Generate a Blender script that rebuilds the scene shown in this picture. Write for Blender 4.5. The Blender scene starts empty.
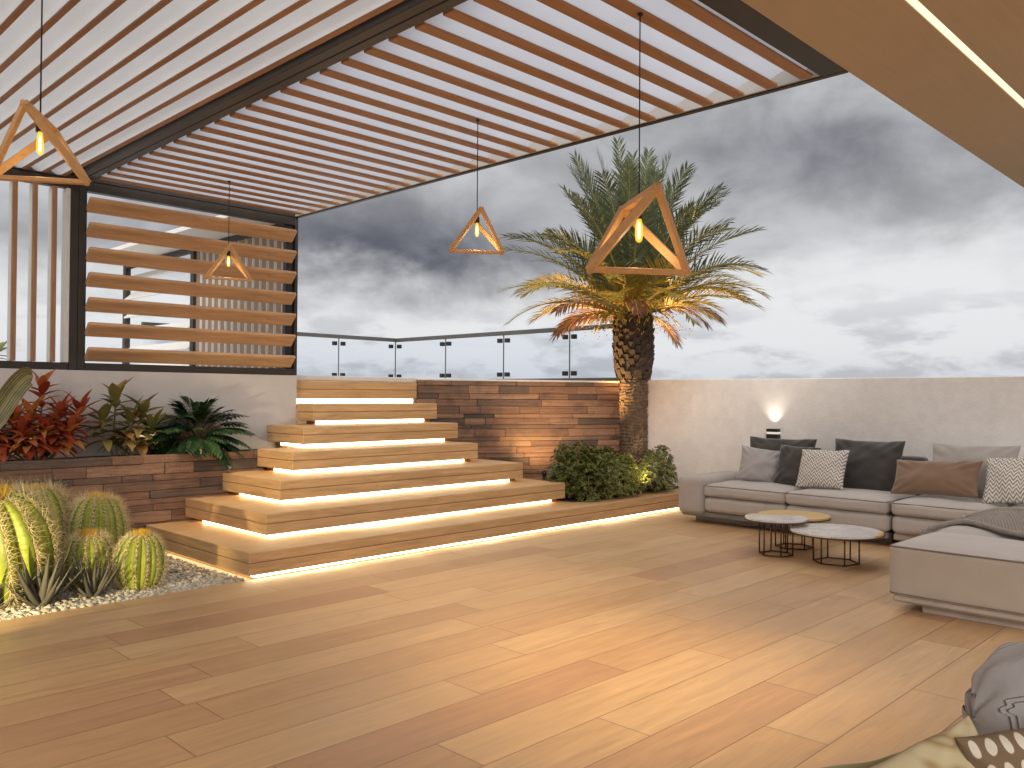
import bpy, math, random
from mathutils import Vector, Matrix, noise as mnoise
R_ = math.radians
rnd = random.Random(7)
sc = bpy.context.scene
COL = sc.collection

# ------------------------------------------------------------------ node helpers
class NT:
    def __init__(s, tree):
        s.t = tree; s.n = tree.nodes; s.l = tree.links
    def add(s, typ, **kw):
        nd = s.n.new(typ)
        for k, v in kw.items(): setattr(nd, k, v)
        return nd
    def put(s, sock, v):
        if hasattr(v, 'is_output'): s.l.new(v, sock)
        elif v is not None:
            try: sock.default_value = v
            except Exception: sock.default_value = (*v, 1)
    def m(s, op, a, b=None, c=None, clamp=False):
        nd = s.add('ShaderNodeMath', operation=op); nd.use_clamp = clamp
        s.put(nd.inputs[0], a); s.put(nd.inputs[1], b)
        if c is not None: s.put(nd.inputs[2], c)
        return nd.outputs[0]
    def sep(s, v):
        nd = s.add('ShaderNodeSeparateXYZ'); s.put(nd.inputs[0], v); return nd.outputs
    def comb(s, x=0, y=0, z=0):
        nd = s.add('ShaderNodeCombineXYZ')
        for i, v in enumerate((x, y, z)): s.put(nd.inputs[i], v)
        return nd.outputs[0]
    def noise(s, vec=None, scale=5, detail=4, rough=.55, dist=0, out=0):
        nd = s.add('ShaderNodeTexNoise')
        if vec is not None: s.put(nd.inputs['Vector'], vec)
        nd.inputs['Scale'].default_value = scale; nd.inputs['Detail'].default_value = detail
        nd.inputs['Roughness'].default_value = rough; nd.inputs['Distortion'].default_value = dist
        return nd.outputs[out]
    def white(s, vec):
        nd = s.add('ShaderNodeTexWhiteNoise', noise_dimensions='3D'); s.put(nd.inputs['Vector'], vec); return nd.outputs[0]
    def ramp(s, fac, stops, interp='LINEAR'):
        nd = s.add('ShaderNodeValToRGB'); s.put(nd.inputs[0], fac); cr = nd.color_ramp; cr.interpolation = interp
        while len(cr.elements) < len(stops): cr.elements.new(0.5)
        for e, (p, c) in zip(cr.elements, stops): e.position = p; e.color = (*c, 1)
        return nd.outputs[0]
    def mix(s, f, a, b, mode='MIX'):
        nd = s.add('ShaderNodeMix', data_type='RGBA', blend_type=mode)
        s.put(nd.inputs[0], f); s.put(nd.inputs[6], a); s.put(nd.inputs[7], b); return nd.outputs[2]
    def maprange(s, v, a, b, c=0, d=1, smooth=False):
        nd = s.add('ShaderNodeMapRange', interpolation_type='SMOOTHSTEP' if smooth else 'LINEAR')
        for i, x in enumerate((v, a, b, c, d)): s.put(nd.inputs[i], x)
        return nd.outputs[0]
    def obj(s): return s.add('ShaderNodeTexCoord').outputs['Object']
    def island(s): return s.add('ShaderNodeNewGeometry').outputs['Random Per Island']
    def bump(s, h, strength=.3, dist=.01):
        nd = s.add('ShaderNodeBump'); nd.inputs['Strength'].default_value = strength
        nd.inputs['Distance'].default_value = dist; s.put(nd.inputs['Height'], h); return nd.outputs[0]

def newmat(name):
    m = bpy.data.materials.new(name); m.use_nodes = True
    t = NT(m.node_tree); return m, t, t.n['Principled BSDF']

def simple(name, col, rough=.6, metal=0, var=.12, scale=8, bump=0, bscale=60):
    m, t, b = newmat(name)
    o = t.obj(); n = t.noise(o, scale, 4)
    c1 = tuple(x * (1 - var) for x in col); c2 = tuple(min(1, x * (1 + var)) for x in col)
    t.put(b.inputs['Base Color'], t.ramp(n, [(.3, c1), (.7, c2)]))
    b.inputs['Roughness'].default_value = rough; b.inputs['Metallic'].default_value = metal
    if bump:
        t.put(b.inputs['Normal'], t.bump(t.noise(o, bscale, 5, .6), bump, .004))
    return m

def emis(name, col, strength):
    m = bpy.data.materials.new(name); m.use_nodes = True; t = NT(m.node_tree)
    t.n.clear(); o = t.add('ShaderNodeOutputMaterial'); e = t.add('ShaderNodeEmission')
    e.inputs[0].default_value = (*col, 1); e.inputs[1].default_value = strength
    t.l.new(e.outputs[0], o.inputs[0]); return m

def wood(name, stops, axis=0, waxis=1, plank=None, phase=0, rough=.42, island=False, spec=.4, gap=.0035, grain=.35):
    """axis: grain direction, waxis: plank width direction, plank=(length,width)"""
    m, t, b = newmat(name)
    o = t.obj(); s = t.sep(o); g = s[axis]; w = s[waxis]; h = s[3 - axis - waxis]
    r = None; gapmask = None
    if plank:
        L, W = plank
        wr = t.m('DIVIDE', t.m('ADD', w, phase), W)
        row = t.m('FLOOR', wr)
        off = t.m('MULTIPLY', t.white(t.comb(row, 3.3, 1.7)), L * 3)
        gr = t.m('DIVIDE', t.m('ADD', g, off), L)
        colm = t.m('FLOOR', gr)
        r = t.white(t.comb(row, colm, 5.1))
        fw = t.m('FRACT', wr); fg = t.m('FRACT', gr)
        ew = t.m('MULTIPLY', t.m('MINIMUM', fw, t.m('SUBTRACT', 1, fw)), W)
        eg = t.m('MULTIPLY', t.m('MINIMUM', fg, t.m('SUBTRACT', 1, fg)), L)
        e = t.m('MINIMUM', ew, eg)
        gapmask = t.maprange(e, gap * .4, gap, 1, 0)
    elif island:
        r = t.island()
    shift = t.m('MULTIPLY', r, 37.0) if r is not None else 0.0
    gv = t.comb(t.m('ADD', t.m('MULTIPLY', g, 1.1), shift), t.m('ADD', t.m('MULTIPLY', w, 13), shift), t.m('MULTIPLY', h, 13))
    n1 = t.noise(gv, 1.6, 6, .62, .9)
    gv2 = t.comb(t.m('MULTIPLY', g, 5), t.m('ADD', t.m('MULTIPLY', w, 160), shift), t.m('MULTIPLY', h, 160))
    n2 = t.noise(gv2, 1.0, 3, .6)
    knot = t.noise(t.comb(t.m('ADD', t.m('MULTIPLY', g, 1.4), shift), t.m('MULTIPLY', w, 5), t.m('MULTIPLY', h, 5)), 1.3, 3, .5, 1.5)
    fac = t.m('ADD', t.m('MULTIPLY', n1, .75), t.m('MULTIPLY', n2, .25))
    if r is not None:
        base = t.ramp(r, stops)
    else:
        base = t.ramp(t.noise(o, .7, 2), stops)
    gm = t.maprange(fac, .32, .68, 1 - grain, 1 + grain * .55)
    cc = t.mix(1.0, base, t.comb(gm, gm, gm), 'MULTIPLY')
    km = t.maprange(knot, .68, .80, 0, .32, True)
    cc = t.mix(km, cc, tuple(x * .45 for x in stops[-1][1]) + (1,))
    if gapmask is not None:
        cc = t.mix(t.m('MULTIPLY', gapmask, .6), cc, (.07, .03, .012, 1))
    t.put(b.inputs['Base Color'], cc)
    t.put(b.inputs['Roughness'], t.m('ADD', t.maprange(n1, .3, .7, rough - .08, rough + .10), t.maprange(t.noise(o, 1.1, 5, .65), .35, .7, -.05, .16)))
    b.inputs['Specular IOR Level'].default_value = spec
    hh = t.m('ADD', t.m('MULTIPLY', fac, .25), 0)
    if gapmask is not None: hh = t.m('SUBTRACT', hh, gapmask)
    t.put(b.inputs['Normal'], t.bump(hh, .25, .003))
    return m

def leafmat(name, stops, transl=.3, rough=.45, backdark=True):
    m, t, b = newmat(name)
    r = t.island(); n = t.noise(t.obj(), 9, 2)
    f = t.m('ADD', t.m('MULTIPLY', r, .75), t.m('MULTIPLY', n, .25))
    c = t.ramp(f, stops)
    t.put(b.inputs['Base Color'], c); b.inputs['Roughness'].default_value = rough
    b.inputs['Specular IOR Level'].default_value = .35
    tr = t.add('ShaderNodeBsdfTranslucent'); t.put(tr.inputs[0], c)
    mx = t.add('ShaderNodeMixShader'); mx.inputs[0].default_value = transl
    out = t.n['Material Output']
    t.l.new(b.outputs[0], mx.inputs[1]); t.l.new(tr.outputs[0], mx.inputs[2]); t.l.new(mx.outputs[0], out.inputs[0])
    return m

def fabric(name, col, var=.08, weave=420, bump=.25, rough=.9, big=6, sheen=.25):
    m, t, b = newmat(name)
    o = t.obj(); s = t.sep(o)
    n = t.noise(o, big, 3); n2 = t.noise(o, weave, 2, .7)
    f = t.m('ADD', t.m('MULTIPLY', n, .5), t.m('MULTIPLY', n2, .5))
    t.put(b.inputs['Base Color'], t.ramp(f, [(.3, tuple(x * (1 - var) for x in col)), (.7, tuple(x * (1 + var) for x in col))]))
    b.inputs['Roughness'].default_value = rough
    b.inputs['Sheen Weight'].default_value = sheen
    t.put(b.inputs['Normal'], t.bump(t.m('ADD', n2, t.m('MULTIPLY', t.noise(o, 14, 3), 3)), bump, .003))
    return m

# ------------------------------------------------------------------ mesh helpers
class MB:
    def __init__(s): s.v = []; s.f = []; s.mi = []; s.sm = []
    def poly(s, pts, mi=0, smooth=False):
        k = len(s.v); s.v += [tuple(p) for p in pts]; s.f.append(tuple(range(k, k + len(pts)))); s.mi.append(mi); s.sm.append(smooth)
    def raw(s, vs, fs, mi=0, smooth=False):
        k = len(s.v); s.v += [tuple(p) for p in vs]
        for f in fs: s.f.append(tuple(i + k for i in f)); s.mi.append(mi); s.sm.append(smooth)
    def box(s, x0, y0, z0, x1, y1, z1, mi=0, mx=None, b=0.0):
        """axis box, optional edge chamfer b; mx = material for the +-X faces"""
        mx = mi if mx is None else mx
        if b <= 0:
            vs = [(x, y, z) for x in (x0, x1) for y in (y0, y1) for z in (z0, z1)]
            fs = [((0, 1, 3, 2), mx), ((4, 6, 7, 5), mx), ((0, 4, 5, 1), mi), ((2, 3, 7, 6), mi), ((0, 2, 6, 4), mi), ((1, 5, 7, 3), mi)]
            k = len(s.v); s.v += vs
            for f, m in fs: s.f.append(tuple(i + k for i in f)); s.mi.append(m); s.sm.append(False)
        else:
            c = Vector(((x0 + x1) / 2, (y0 + y1) / 2, (z0 + z1) / 2)); h = Vector(((x1 - x0) / 2, (y1 - y0) / 2, (z1 - z0) / 2))
            s.cbox(c, h, b, Matrix.Identity(3), mi, mx)
    def cbox(s, c, h, b, rot, mi=0, mx=None):
        mx = mi if mx is None else mx
        b = min(b, min(h) * .9); vs = []; idx = {}
        for sx in (-1, 1):
            for sy in (-1, 1):
                for sz in (-1, 1):
                    for a in range(3):
                        p = Vector((sx * (h[0] - b), sy * (h[1] - b), sz * (h[2] - b)))
                        p[a] = (sx, sy, sz)[a] * h[a]
                        idx[(sx, sy, sz, a)] = len(vs); vs.append(c + rot @ p)
        fs = []
        S = (-1, 1)
        for a in range(3):
            o = [i for i in range(3) if i != a]
            for sg in S:
                q = []
                for u, w in ((-1, -1), (1, -1), (1, 1), (-1, 1)):
                    k = [0, 0, 0]; k[a] = sg; k[o[0]] = u; k[o[1]] = w; q.append(idx[(*k, a)])
                fs.append((q, mx if a == 0 else mi))
        for a in range(3):                       # edges along axis a
            o = [i for i in range(3) if i != a]
            for u in S:
                for w in S:
                    q = []
                    for e, ax in ((-1, o[0]), (1, o[0]), (1, o[1]), (-1, o[1])):
                        k = [0, 0, 0]; k[a] = e; k[o[0]] = u; k[o[1]] = w; q.append(idx[(*k, ax)])
                    fs.append((q, mi))
        for sx in S:
            for sy in S:
                for sz in S: fs.append(([idx[(sx, sy, sz, a)] for a in range(3)], mi))
        k = len(s.v); s.v += [tuple(v) for v in vs]
        for f, m in fs: s.f.append(tuple(i + k for i in f)); s.mi.append(m); s.sm.append(False)
    def bar(s, p0, p1, w, h, up=(0, 0, 1), mi=0, b=.002, ext=0):
        p0 = Vector(p0); p1 = Vector(p1); d = (p1 - p0); L = d.length; d.normalize()
        u = Vector(up); u = (u - d * u.dot(d)); u.normalize(); r = d.cross(u)
        rot = Matrix((d, r, u)).transposed()
        s.cbox((p0 + p1) / 2, Vector((L / 2 + ext, w / 2, h / 2)), b, rot, mi)
    def tube(s, pts, rad, n=8, mi=0, cap=True, smooth=True):
        pts = [Vector(p) for p in pts]; k = len(s.v)
        up = Vector((0, 0, 1)) if abs((pts[1] - pts[0]).normalized().z) < .9 else Vector((1, 0, 0))
        for i, p in enumerate(pts):
            d = (pts[min(i + 1, len(pts) - 1)] - pts[max(i - 1, 0)]).normalized()
            a = d.cross(up).normalized(); bb = d.cross(a)
            r = rad[i] if hasattr(rad, '__len__') else rad
            for j in range(n):
                t = 2 * math.pi * j / n; s.v.append(tuple(p + (a * math.cos(t) + bb * math.sin(t)) * r))
        for i in range(len(pts) - 1):
            for j in range(n):
                s.f.append((k + i * n + j, k + i * n + (j + 1) % n, k + (i + 1) * n + (j + 1) % n, k + (i + 1) * n + j)); s.mi.append(mi); s.sm.append(smooth)
        if cap:
            s.f.append(tuple(k + j for j in range(n))[::-1]); s.mi.append(mi); s.sm.append(False)
            q = k + (len(pts) - 1) * n; s.f.append(tuple(q + j for j in range(n))); s.mi.append(mi); s.sm.append(False)
    def grid(s, fn, nu, nv, mi=0, smooth=True, wrapu=False):
        k = len(s.v)
        for i in range(nu + 1 if not wrapu else nu):
            for j in range(nv + 1): s.v.append(tuple(fn(i / nu, j / nv)))
        W = nu if wrapu else nu + 1
        for i in range(nu):
            for j in range(nv):
                a = k + i * (nv + 1) + j; b = k + ((i + 1) % W) * (nv + 1) + j
                s.f.append((a, b, b + 1, a + 1)); s.mi.append(mi); s.sm.append(smooth)
    def build(s, name, mats, parent=None, origin=None):
        o3 = Vector(origin) if origin is not None else None
        vs = s.v if o3 is None else [(v[0] - o3.x, v[1] - o3.y, v[2] - o3.z) for v in s.v]
        me = bpy.data.meshes.new(name); me.from_pydata(vs, [], s.f)
        if not isinstance(mats, (list, tuple)): mats = [mats]
        for m in mats: me.materials.append(m)
        me.polygons.foreach_set('material_index', s.mi); me.polygons.foreach_set('use_smooth', s.sm); me.update()
        o = bpy.data.objects.new(name, me); COL.objects.link(o)
        if parent is not None: o.parent = parent
        return o

def weld(o, d=1e-4):
    import bmesh
    bm = bmesh.new(); bm.from_mesh(o.data); bmesh.ops.remove_doubles(bm, verts=bm.verts, dist=d)
    bmesh.ops.recalc_face_normals(bm, faces=bm.faces); bm.to_mesh(o.data); bm.free(); return o

def tag(o, label=None, cat=None, group=None, kind=None):
    if label: o['label'] = label
    if cat: o['category'] = cat
    if group: o['group'] = group
    if kind: o['kind'] = kind
    return o
def thing(name, loc, label, cat, group=None, rotz=0):
    o = bpy.data.objects.new(name, None); COL.objects.link(o); o.location = loc; o.rotation_euler = (0, 0, rotz)
    o.empty_display_size = .1
    return tag(o, label, cat, group)
def copy_part(o, parent, loc=None, name=None):
    c = o.copy(); COL.objects.link(c); c.parent = parent
    if loc is not None: c.location = loc
    for ch in list(o.children): copy_part(ch, c)
    return c
def copy_thing(o, loc, rotz=0, label=None):
    c = o.copy(); COL.objects.link(c); c.location = loc; c.rotation_euler = (0, 0, rotz)
    if label: c['label'] = label
    for ch in list(o.children): copy_part(ch, c)
    return c
def lamp(name, kind, loc, power, col, parent=None, size=.02, rot=None, **kw):
    d = bpy.data.lights.new(name, kind); d.energy = power; d.color = col
    if kind in ('POINT', 'SPOT'): d.shadow_soft_size = size
    for k, v in kw.items(): setattr(d, k, v)
    o = bpy.data.objects.new(name, d); COL.objects.link(o); o.location = loc
    if rot: o.rotation_euler = rot
    if parent is not None: o.parent = parent
    return o
def aim(o, frm, to):
    d = Vector(to) - Vector(frm); o.rotation_euler = d.to_track_quat('-Z', 'Y').to_euler()

# ------------------------------------------------------------------ materials
WARM = (1.0, .72, .40)
M = {}
M['deck'] = wood('oak_deck_boards', [(0, (.60, .395, .212)), (.3, (.57, .365, .188)), (.65, (.535, .33, .166)), (.88, (.505, .305, .155)), (1, (.46, .26, .14))], 0, 1, (1.9, .2875), -1.54 + .2875 * 40, rough=.40, grain=.20, gap=.004)
STEP = [(0, (.68, .45, .23)), (.5, (.63, .40, .195)), (1, (.55, .33, .15))]
M['stepx'] = wood('oak_step_lengthwise', STEP, 0, 1, rough=.42, grain=.3)
M['stepy'] = wood('oak_step_crosswise', STEP, 1, 0, rough=.42, grain=.3)
SL = [(0, (.43, .24, .13)), (.5, (.385, .205, .105)), (1, (.32, .16, .08))]
M['slat_x'] = wood('cedar_slat_lengthwise', SL, 0, 1, rough=.5, grain=.3)
M['slat_y'] = wood('cedar_slat_crosswise', SL, 1, 0, rough=.5, grain=.3)
M['slat_z'] = wood('cedar_slat_upright', SL, 2, 0, rough=.5, grain=.3)
M['blade_x'] = wood('louvre_wood', [(0, (.66, .42, .25)), (.5, (.60, .37, .21)), (1, (.50, .29, .155))], 0, 1, rough=.5, grain=.35)
M['lampwood'] = wood('lamp_frame_wood', [(0, (.74, .45, .21)), (.5, (.69, .40, .175)), (1, (.60, .33, .135))], 0, 1, rough=.45, grain=.2)
M['tan_slat'] = wood('pale_tan_slat', [(0, (.27, .19, .125)), (.5, (.25, .17, .11)), (1, (.22, .15, .095))], 2, 0, rough=.6, grain=.2)
M['dark'] = simple('dark_bronze_metal', (.042, .034, .030), .45, .3, .15, 4)
M['grey_metal'] = simple('grey_rail_metal', (.11, .105, .10), .4, .5, .1, 5)
M['flange'] = simple('pale_grey_gutter', (.34, .34, .335), .55, 0, .06, 4)
M['black'] = simple('black_fitting', (.015, .015, .016), .4, .3)
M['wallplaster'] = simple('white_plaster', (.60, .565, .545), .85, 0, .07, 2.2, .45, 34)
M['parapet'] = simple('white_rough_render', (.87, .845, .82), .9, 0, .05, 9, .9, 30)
M['paving'] = simple('pale_stone_paving', (.72, .70, .68), .6, 0, .05, 3)
M['soil'] = simple('dark_soil', (.045, .032, .022), .95, 0, .4, 20, .8, 40)
M['ground'] = simple('distant_ground', (.13, .14, .10), .95, 0, .3, .03)
M['soffit'] = wood('brown_soffit_veneer', [(0, (.50, .41, .31)), (.5, (.48, .39, .295)), (1, (.46, .37, .275))], 0, 1, rough=.7, grain=.08, spec=.2)
M['fascia'] = simple('brown_roof_edge', (.20, .13, .08), .7)
M['core'] = simple('dark_step_core', (.34, .20, .10), .8)
M['led'] = emis('warm_led_strip', (1.0, .78, .45), 11.5)
M['led_soffit'] = emis('soffit_led', (1.0, .80, .52), 1.5)
M['bulb_core'] = emis('bulb_filament', (1.0, .72, .16), 30.0)

def translucent(name, col, mixf, rough=.6):
    m, t, b = newmat(name)
    n = t.noise(t.obj(), 2.5, 3)
    c = t.ramp(n, [(.3, tuple(x * .96 for x in col)), (.7, col)])
    t.put(b.inputs['Base Color'], c); b.inputs['Roughness'].default_value = rough
    tr = t.add('ShaderNodeBsdfTranslucent'); t.put(tr.inputs[0], c)
    mx = t.add('ShaderNodeMixShader'); mx.inputs[0].default_value = mixf
    t.l.new(b.outputs[0], mx.inputs[1]); t.l.new(tr.outputs[0], mx.inputs[2]); t.l.new(mx.outputs[0], t.n['Material Output'].inputs[0])
    return m
M['opal'] = translucent('opal_louvre', (.71, .73, .77), .86)
M['opal_warm'] = translucent('cream_louvre', (.78, .79, .80), .80)
M['white_slat'] = simple('white_painted_slat', (.66, .645, .62), .6, 0, .04)

def glassmat():
    m = bpy.data.materials.new('balustrade_glass'); m.use_nodes = True; t = NT(m.node_tree); t.n.clear()
    o = t.add('ShaderNodeOutputMaterial'); tr = t.add('ShaderNodeBsdfTransparent'); tr.inputs[0].default_value = (.955, .97, .99, 1)
    gl = t.add('ShaderNodeBsdfGlossy'); gl.inputs['Roughness'].default_value = .02
    lw = t.add('ShaderNodeLayerWeight'); fr = t.m('ADD', t.m('MULTIPLY', t.m('POWER', lw.outputs['Facing'], 5), .22), .012)
    mx = t.add('ShaderNodeMixShader'); t.l.new(fr, mx.inputs[0]); t.l.new(tr.outputs[0], mx.inputs[1]); t.l.new(gl.outputs[0], mx.inputs[2])
    t.l.new(mx.outputs[0], o.inputs[0]); return m
M['glass'] = glassmat()
def bulbglass():
    m = bpy.data.materials.new('amber_bulb_glass'); m.use_nodes = True; t = NT(m.node_tree); t.n.clear()
    o = t.add('ShaderNodeOutputMaterial'); tr = t.add('ShaderNodeBsdfTransparent'); tr.inputs[0].default_value = (1, .9, .55, 1)
    e = t.add('ShaderNodeEmission'); e.inputs[0].default_value = (1, .66, .10, 1); e.inputs[1].default_value = 1.6
    mx = t.add('ShaderNodeMixShader'); mx.inputs[0].default_value = .45
    t.l.new(tr.outputs[0], mx.inputs[1]); t.l.new(e.outputs[0], mx.inputs[2]); t.l.new(mx.outputs[0], o.inputs[0]); return m
M['bulb'] = bulbglass()

def brickmat(name):
    m, t, b = newmat(name)
    o = t.obj(); r = t.island(); s = t.sep(o)
    base = t.ramp(r, [(0, (.10, .08, .07)), (.10, (.15, .10, .075)), (.35, (.24, .132, .085)), (.6, (.30, .165, .105)), (.85, (.35, .21, .13)), (1, (.22, .13, .092))])
    sh = t.m('MULTIPLY', r, 50)
    gv = t.comb(t.m('ADD', t.m('MULTIPLY', t.m('ADD', s[0], s[1]), 3.0), sh), t.m('MULTIPLY', s[2], 45), sh)
    n1 = t.noise(gv, 1.2, 6, .65, .6); n2 = t.noise(o, 6, 4)
    gm = t.m('MULTIPLY', t.maprange(n1, .3, .7, .6, 1.3), t.maprange(t.noise(o, 90, 3, .7), .3, .7, .8, 1.2))
    c = t.mix(1.0, base, t.comb(gm, gm, gm), 'MULTIPLY')
    c = t.mix(t.maprange(n2, .5, .72, 0, .55), c, (.075, .058, .052, 1))
    t.put(b.inputs['Base Color'], c); b.inputs['Roughness'].default_value = .75
    t.put(b.inputs['Normal'], t.bump(t.m('ADD', n1, t.noise(o, 42, 5, .7)), .85, .008))
    return m
M['brick'] = brickmat('split_face_brown_stone')
M['mortar'] = simple('dark_joint', (.035, .022, .016), .95)

def gravelmat():
    m, t, b = newmat('white_pebbles')
    r = t.island()
    t.put(b.inputs['Base Color'], t.ramp(r, [(0, (.32, .28, .21)), (.3, (.48, .44, .36)), (.7, (.60, .56, .48)), (1, (.40, .34, .25))]))
    b.inputs['Roughness'].default_value = .75; return m
M['pebble'] = gravelmat()
M['gravelbase'] = simple('gravel_bed', (.36, .32, .26), .95, 0, .3, 40, .9, 60)

M['sofa'] = fabric('greige_linen', (.43, .385, .35))
M['sofa_side'] = fabric('greige_linen_arm', (.41, .37, .335))  # same linen, slightly darker, for the armrest
M['chaise_side'] = fabric('taupe_leather_cloth', (.36, .305, .255), bump=.12, weave=200)
M['dark_cushion'] = fabric('charcoal_velvet', (.042, .036, .033), .2, 150, .2, .8, sheen=.5)
M['grey_cushion'] = fabric('pale_grey_linen', (.36, .335, .325))
M['light_back'] = fabric('light_greige_linen', (.40, .365, .335))
M['brown_cushion'] = fabric('cognac_velvet', (.20, .115, .068), .15, 150, .2, .8, sheen=.4)
M['blue_grey'] = fabric('blue_grey_linen', (.42, .45, .49))
M['plinth'] = simple('grey_plinth', (.20, .18, .165), .6)
M['skirt'] = simple('taupe_plinth', (.38, .32, .27), .6)
M['piping'] = simple('dark_piping', (.16, .13, .11), .8)
M['knit'] = fabric('taupe_wool', (.27, .23, .195), .2, 90, .5)
M['throw'] = fabric('grey_slipcover', (.31, .295, .29), .1, 300, .3)
M['bronze'] = simple('dark_bronze_rod', (.10, .062, .035), .35, .8, .1)
M['yellowwood'] = wood('honey_oak_top', [(0, (.62, .43, .19)), (.5, (.57, .38, .16)), (1, (.50, .32, .13))], 0, 1, rough=.4, grain=.15)
def marble():
    m, t, b = newmat('white_marble'); o = t.obj()
    n = t.noise(o, 3, 6, .6, 2.2)
    t.put(b.inputs['Base Color'], t.ramp(n, [(.3, (.70, .67, .65)), (.48, (.66, .63, .61)), (.52, (.50, .48, .47)), (.56, (.68, .65, .63)), (.8, (.73, .71, .69))]))
    b.inputs['Roughness'].default_value = .25; return m
M['marble'] = marble()

def chevron():
    m, t, b = newmat('chevron_weave'); s = t.sep(t.obj())
    zz = t.m('PINGPONG', t.m('ADD', s[0], 10), .030)
    k = t.m('FRACT', t.m('DIVIDE', t.m('ADD', t.m('ADD', s[2], 10), t.m('MULTIPLY', zz, 1.45)), .040))
    f = t.maprange(t.m('ABSOLUTE', t.m('SUBTRACT', k, .5)), .19, .25, 1, 0)
    n = t.noise(t.obj(), 300, 2)
    c = t.mix(f, (.70, .66, .61, 1), (.235, .205, .18, 1))
    t.put(b.inputs['Base Color'], c); b.inputs['Roughness'].default_value = .9
    t.put(b.inputs['Normal'], t.bump(n, .3, .003)); return m
M['chevron'] = chevron()
def dotted():
    m, t, b = newmat('brown_dotted_cloth'); s = t.sep(t.obj())
    W, H = .032, .052
    row = t.m('FLOOR', t.m('DIVIDE', s[2], H))
    xs = t.m('ADD', t.m('DIVIDE', s[0], W), t.m('MULTIPLY', t.m('MODULO', t.m('ADD', row, 40), 2), .5))
    fx = t.m('SUBTRACT', t.m('FRACT', t.m('ADD', xs, 40)), .5); fz = t.m('SUBTRACT', t.m('FRACT', t.m('ADD', t.m('DIVIDE', s[2], H), 40)), .5)
    d = t.m('ADD', t.m('POWER', t.m('DIVIDE', fx, .3), 2), t.m('POWER', t.m('DIVIDE', fz, .36), 2))
    t.put(b.inputs['Base Color'], t.mix(t.maprange(d, .85, 1.1, 1, 0), (.17, .115, .065, 1), (.60, .55, .46, 1)))
    b.inputs['Roughness'].default_value = .9; return m
M['dotted'] = dotted()
def leafprint():
    m, t, b = newmat('straw_leaf_print'); o = t.obj(); s = t.sep(o)
    w = t.add('ShaderNodeTexWave'); w.inputs['Scale'].default_value = 5; w.inputs['Distortion'].default_value = 5; w.inputs['Detail'].default_value = 1.5
    mp = t.add('ShaderNodeMapping'); mp.inputs['Rotation'].default_value = (0, .9, .3); t.put(mp.inputs[0], o); t.put(w.inputs[0], mp.outputs[0])
    n = t.noise(o, 7, 2)
    f = t.m('MULTIPLY', w.outputs[1], t.maprange(n, .4, .6))
    t.put(b.inputs['Base Color'], t.ramp(f, [(.1, (.46, .39, .24)), (.35, (.40, .32, .18)), (.6, (.29, .20, .09)), (.9, (.48, .42, .28))]))
    b.inputs['Roughness'].default_value = .85; return m
M['leafprint'] = leafprint()
M['olive'] = fabric('olive_cotton', (.27, .24, .09))

# foliage
M['frond'] = leafmat('palm_leaflet', [(0, (.06, .08, .045)), (.5, (.10, .125, .065)), (1, (.17, .18, .10))], .25)
M['frond_low'] = leafmat('palm_leaflet_uplit', [(0, (.18, .165, .035)), (.5, (.34, .26, .045)), (1, (.48, .32, .05))], .3)  # golden tone of the warm uplight put into the lower leaflets' colour
M['frond_dead'] = leafmat('palm_leaflet_dry', [(0, (.10, .04, .026)), (.5, (.145, .062, .035)), (1, (.20, .10, .045))], .25)
M['rachis'] = simple('palm_rachis', (.25, .22, .07), .6)
M['boot'] = simple('palm_boot', (.05, .033, .024), .9, 0, .5, 14, .8, 30)
M['fibre'] = simple('palm_bark', (.115, .072, .045), .9, 0, .4, 30, .8, 70)
M['shrub_dark'] = leafmat('shrub_leaf_dark', [(0, (.06, .08, .018)), (.5, (.13, .15, .034)), (1, (.27, .26, .07))], .2)
M['shrub_var'] = leafmat('shrub_leaf_variegated', [(0, (.09, .12, .03)), (.4, (.17, .20, .05)), (.7, (.33, .33, .10)), (1, (.52, .48, .20))], .25)
M['red_leaf'] = leafmat('croton_leaf_red', [(0, (.18, .04, .025)), (.35, (.40, .07, .035)), (.65, (.52, .15, .05)), (.9, (.58, .28, .06)), (1, (.20, .15, .04))], .3)
M['croton_leaf'] = leafmat('croton_leaf_mixed', [(0, (.09, .11, .032)), (.4, (.19, .18, .05)), (.7, (.33, .24, .065)), (1, (.42, .15, .05))], .3)
M['philo'] = leafmat('philodendron_leaf', [(0, (.018, .045, .018)), (.6, (.035, .08, .03)), (1, (.06, .115, .04))], .12, .35)
M['stem'] = simple('plant_stem', (.28, .20, .12), .8)
M['aloe'] = leafmat('grey_aloe_leaf', [(0, (.07, .068, .052)), (.5, (.105, .10, .078)), (1, (.16, .145, .11))], .08, .5)
M['spine'] = simple('cactus_spine', (.74, .60, .34), .6)
M['wool'] = simple('cactus_crown_wool', (.80, .50, .05), .9, 0, .3, 60)
def cactusmat():
    m, t, b = newmat('barrel_cactus_skin'); o = t.obj()
    at = t.add('ShaderNodeAttribute'); at.attribute_name = 'rib'
    n = t.noise(o, 18, 3)
    f = t.m('ADD', at.outputs['Fac'], t.m('MULTIPLY', t.m('SUBTRACT', n, .5), .25))
    t.put(b.inputs['Base Color'], t.ramp(f, [(0, (.06, .09, .012)), (.4, (.26, .31, .025)), (.8, (.52, .54, .05)), (1, (.62, .60, .14))]))
    b.inputs['Roughness'].default_value = .5; return m
M['cactus'] = cactusmat()
M['column'] = simple('column_cactus_skin', (.22, .185, .085), .6, 0, .25, 16)

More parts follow.
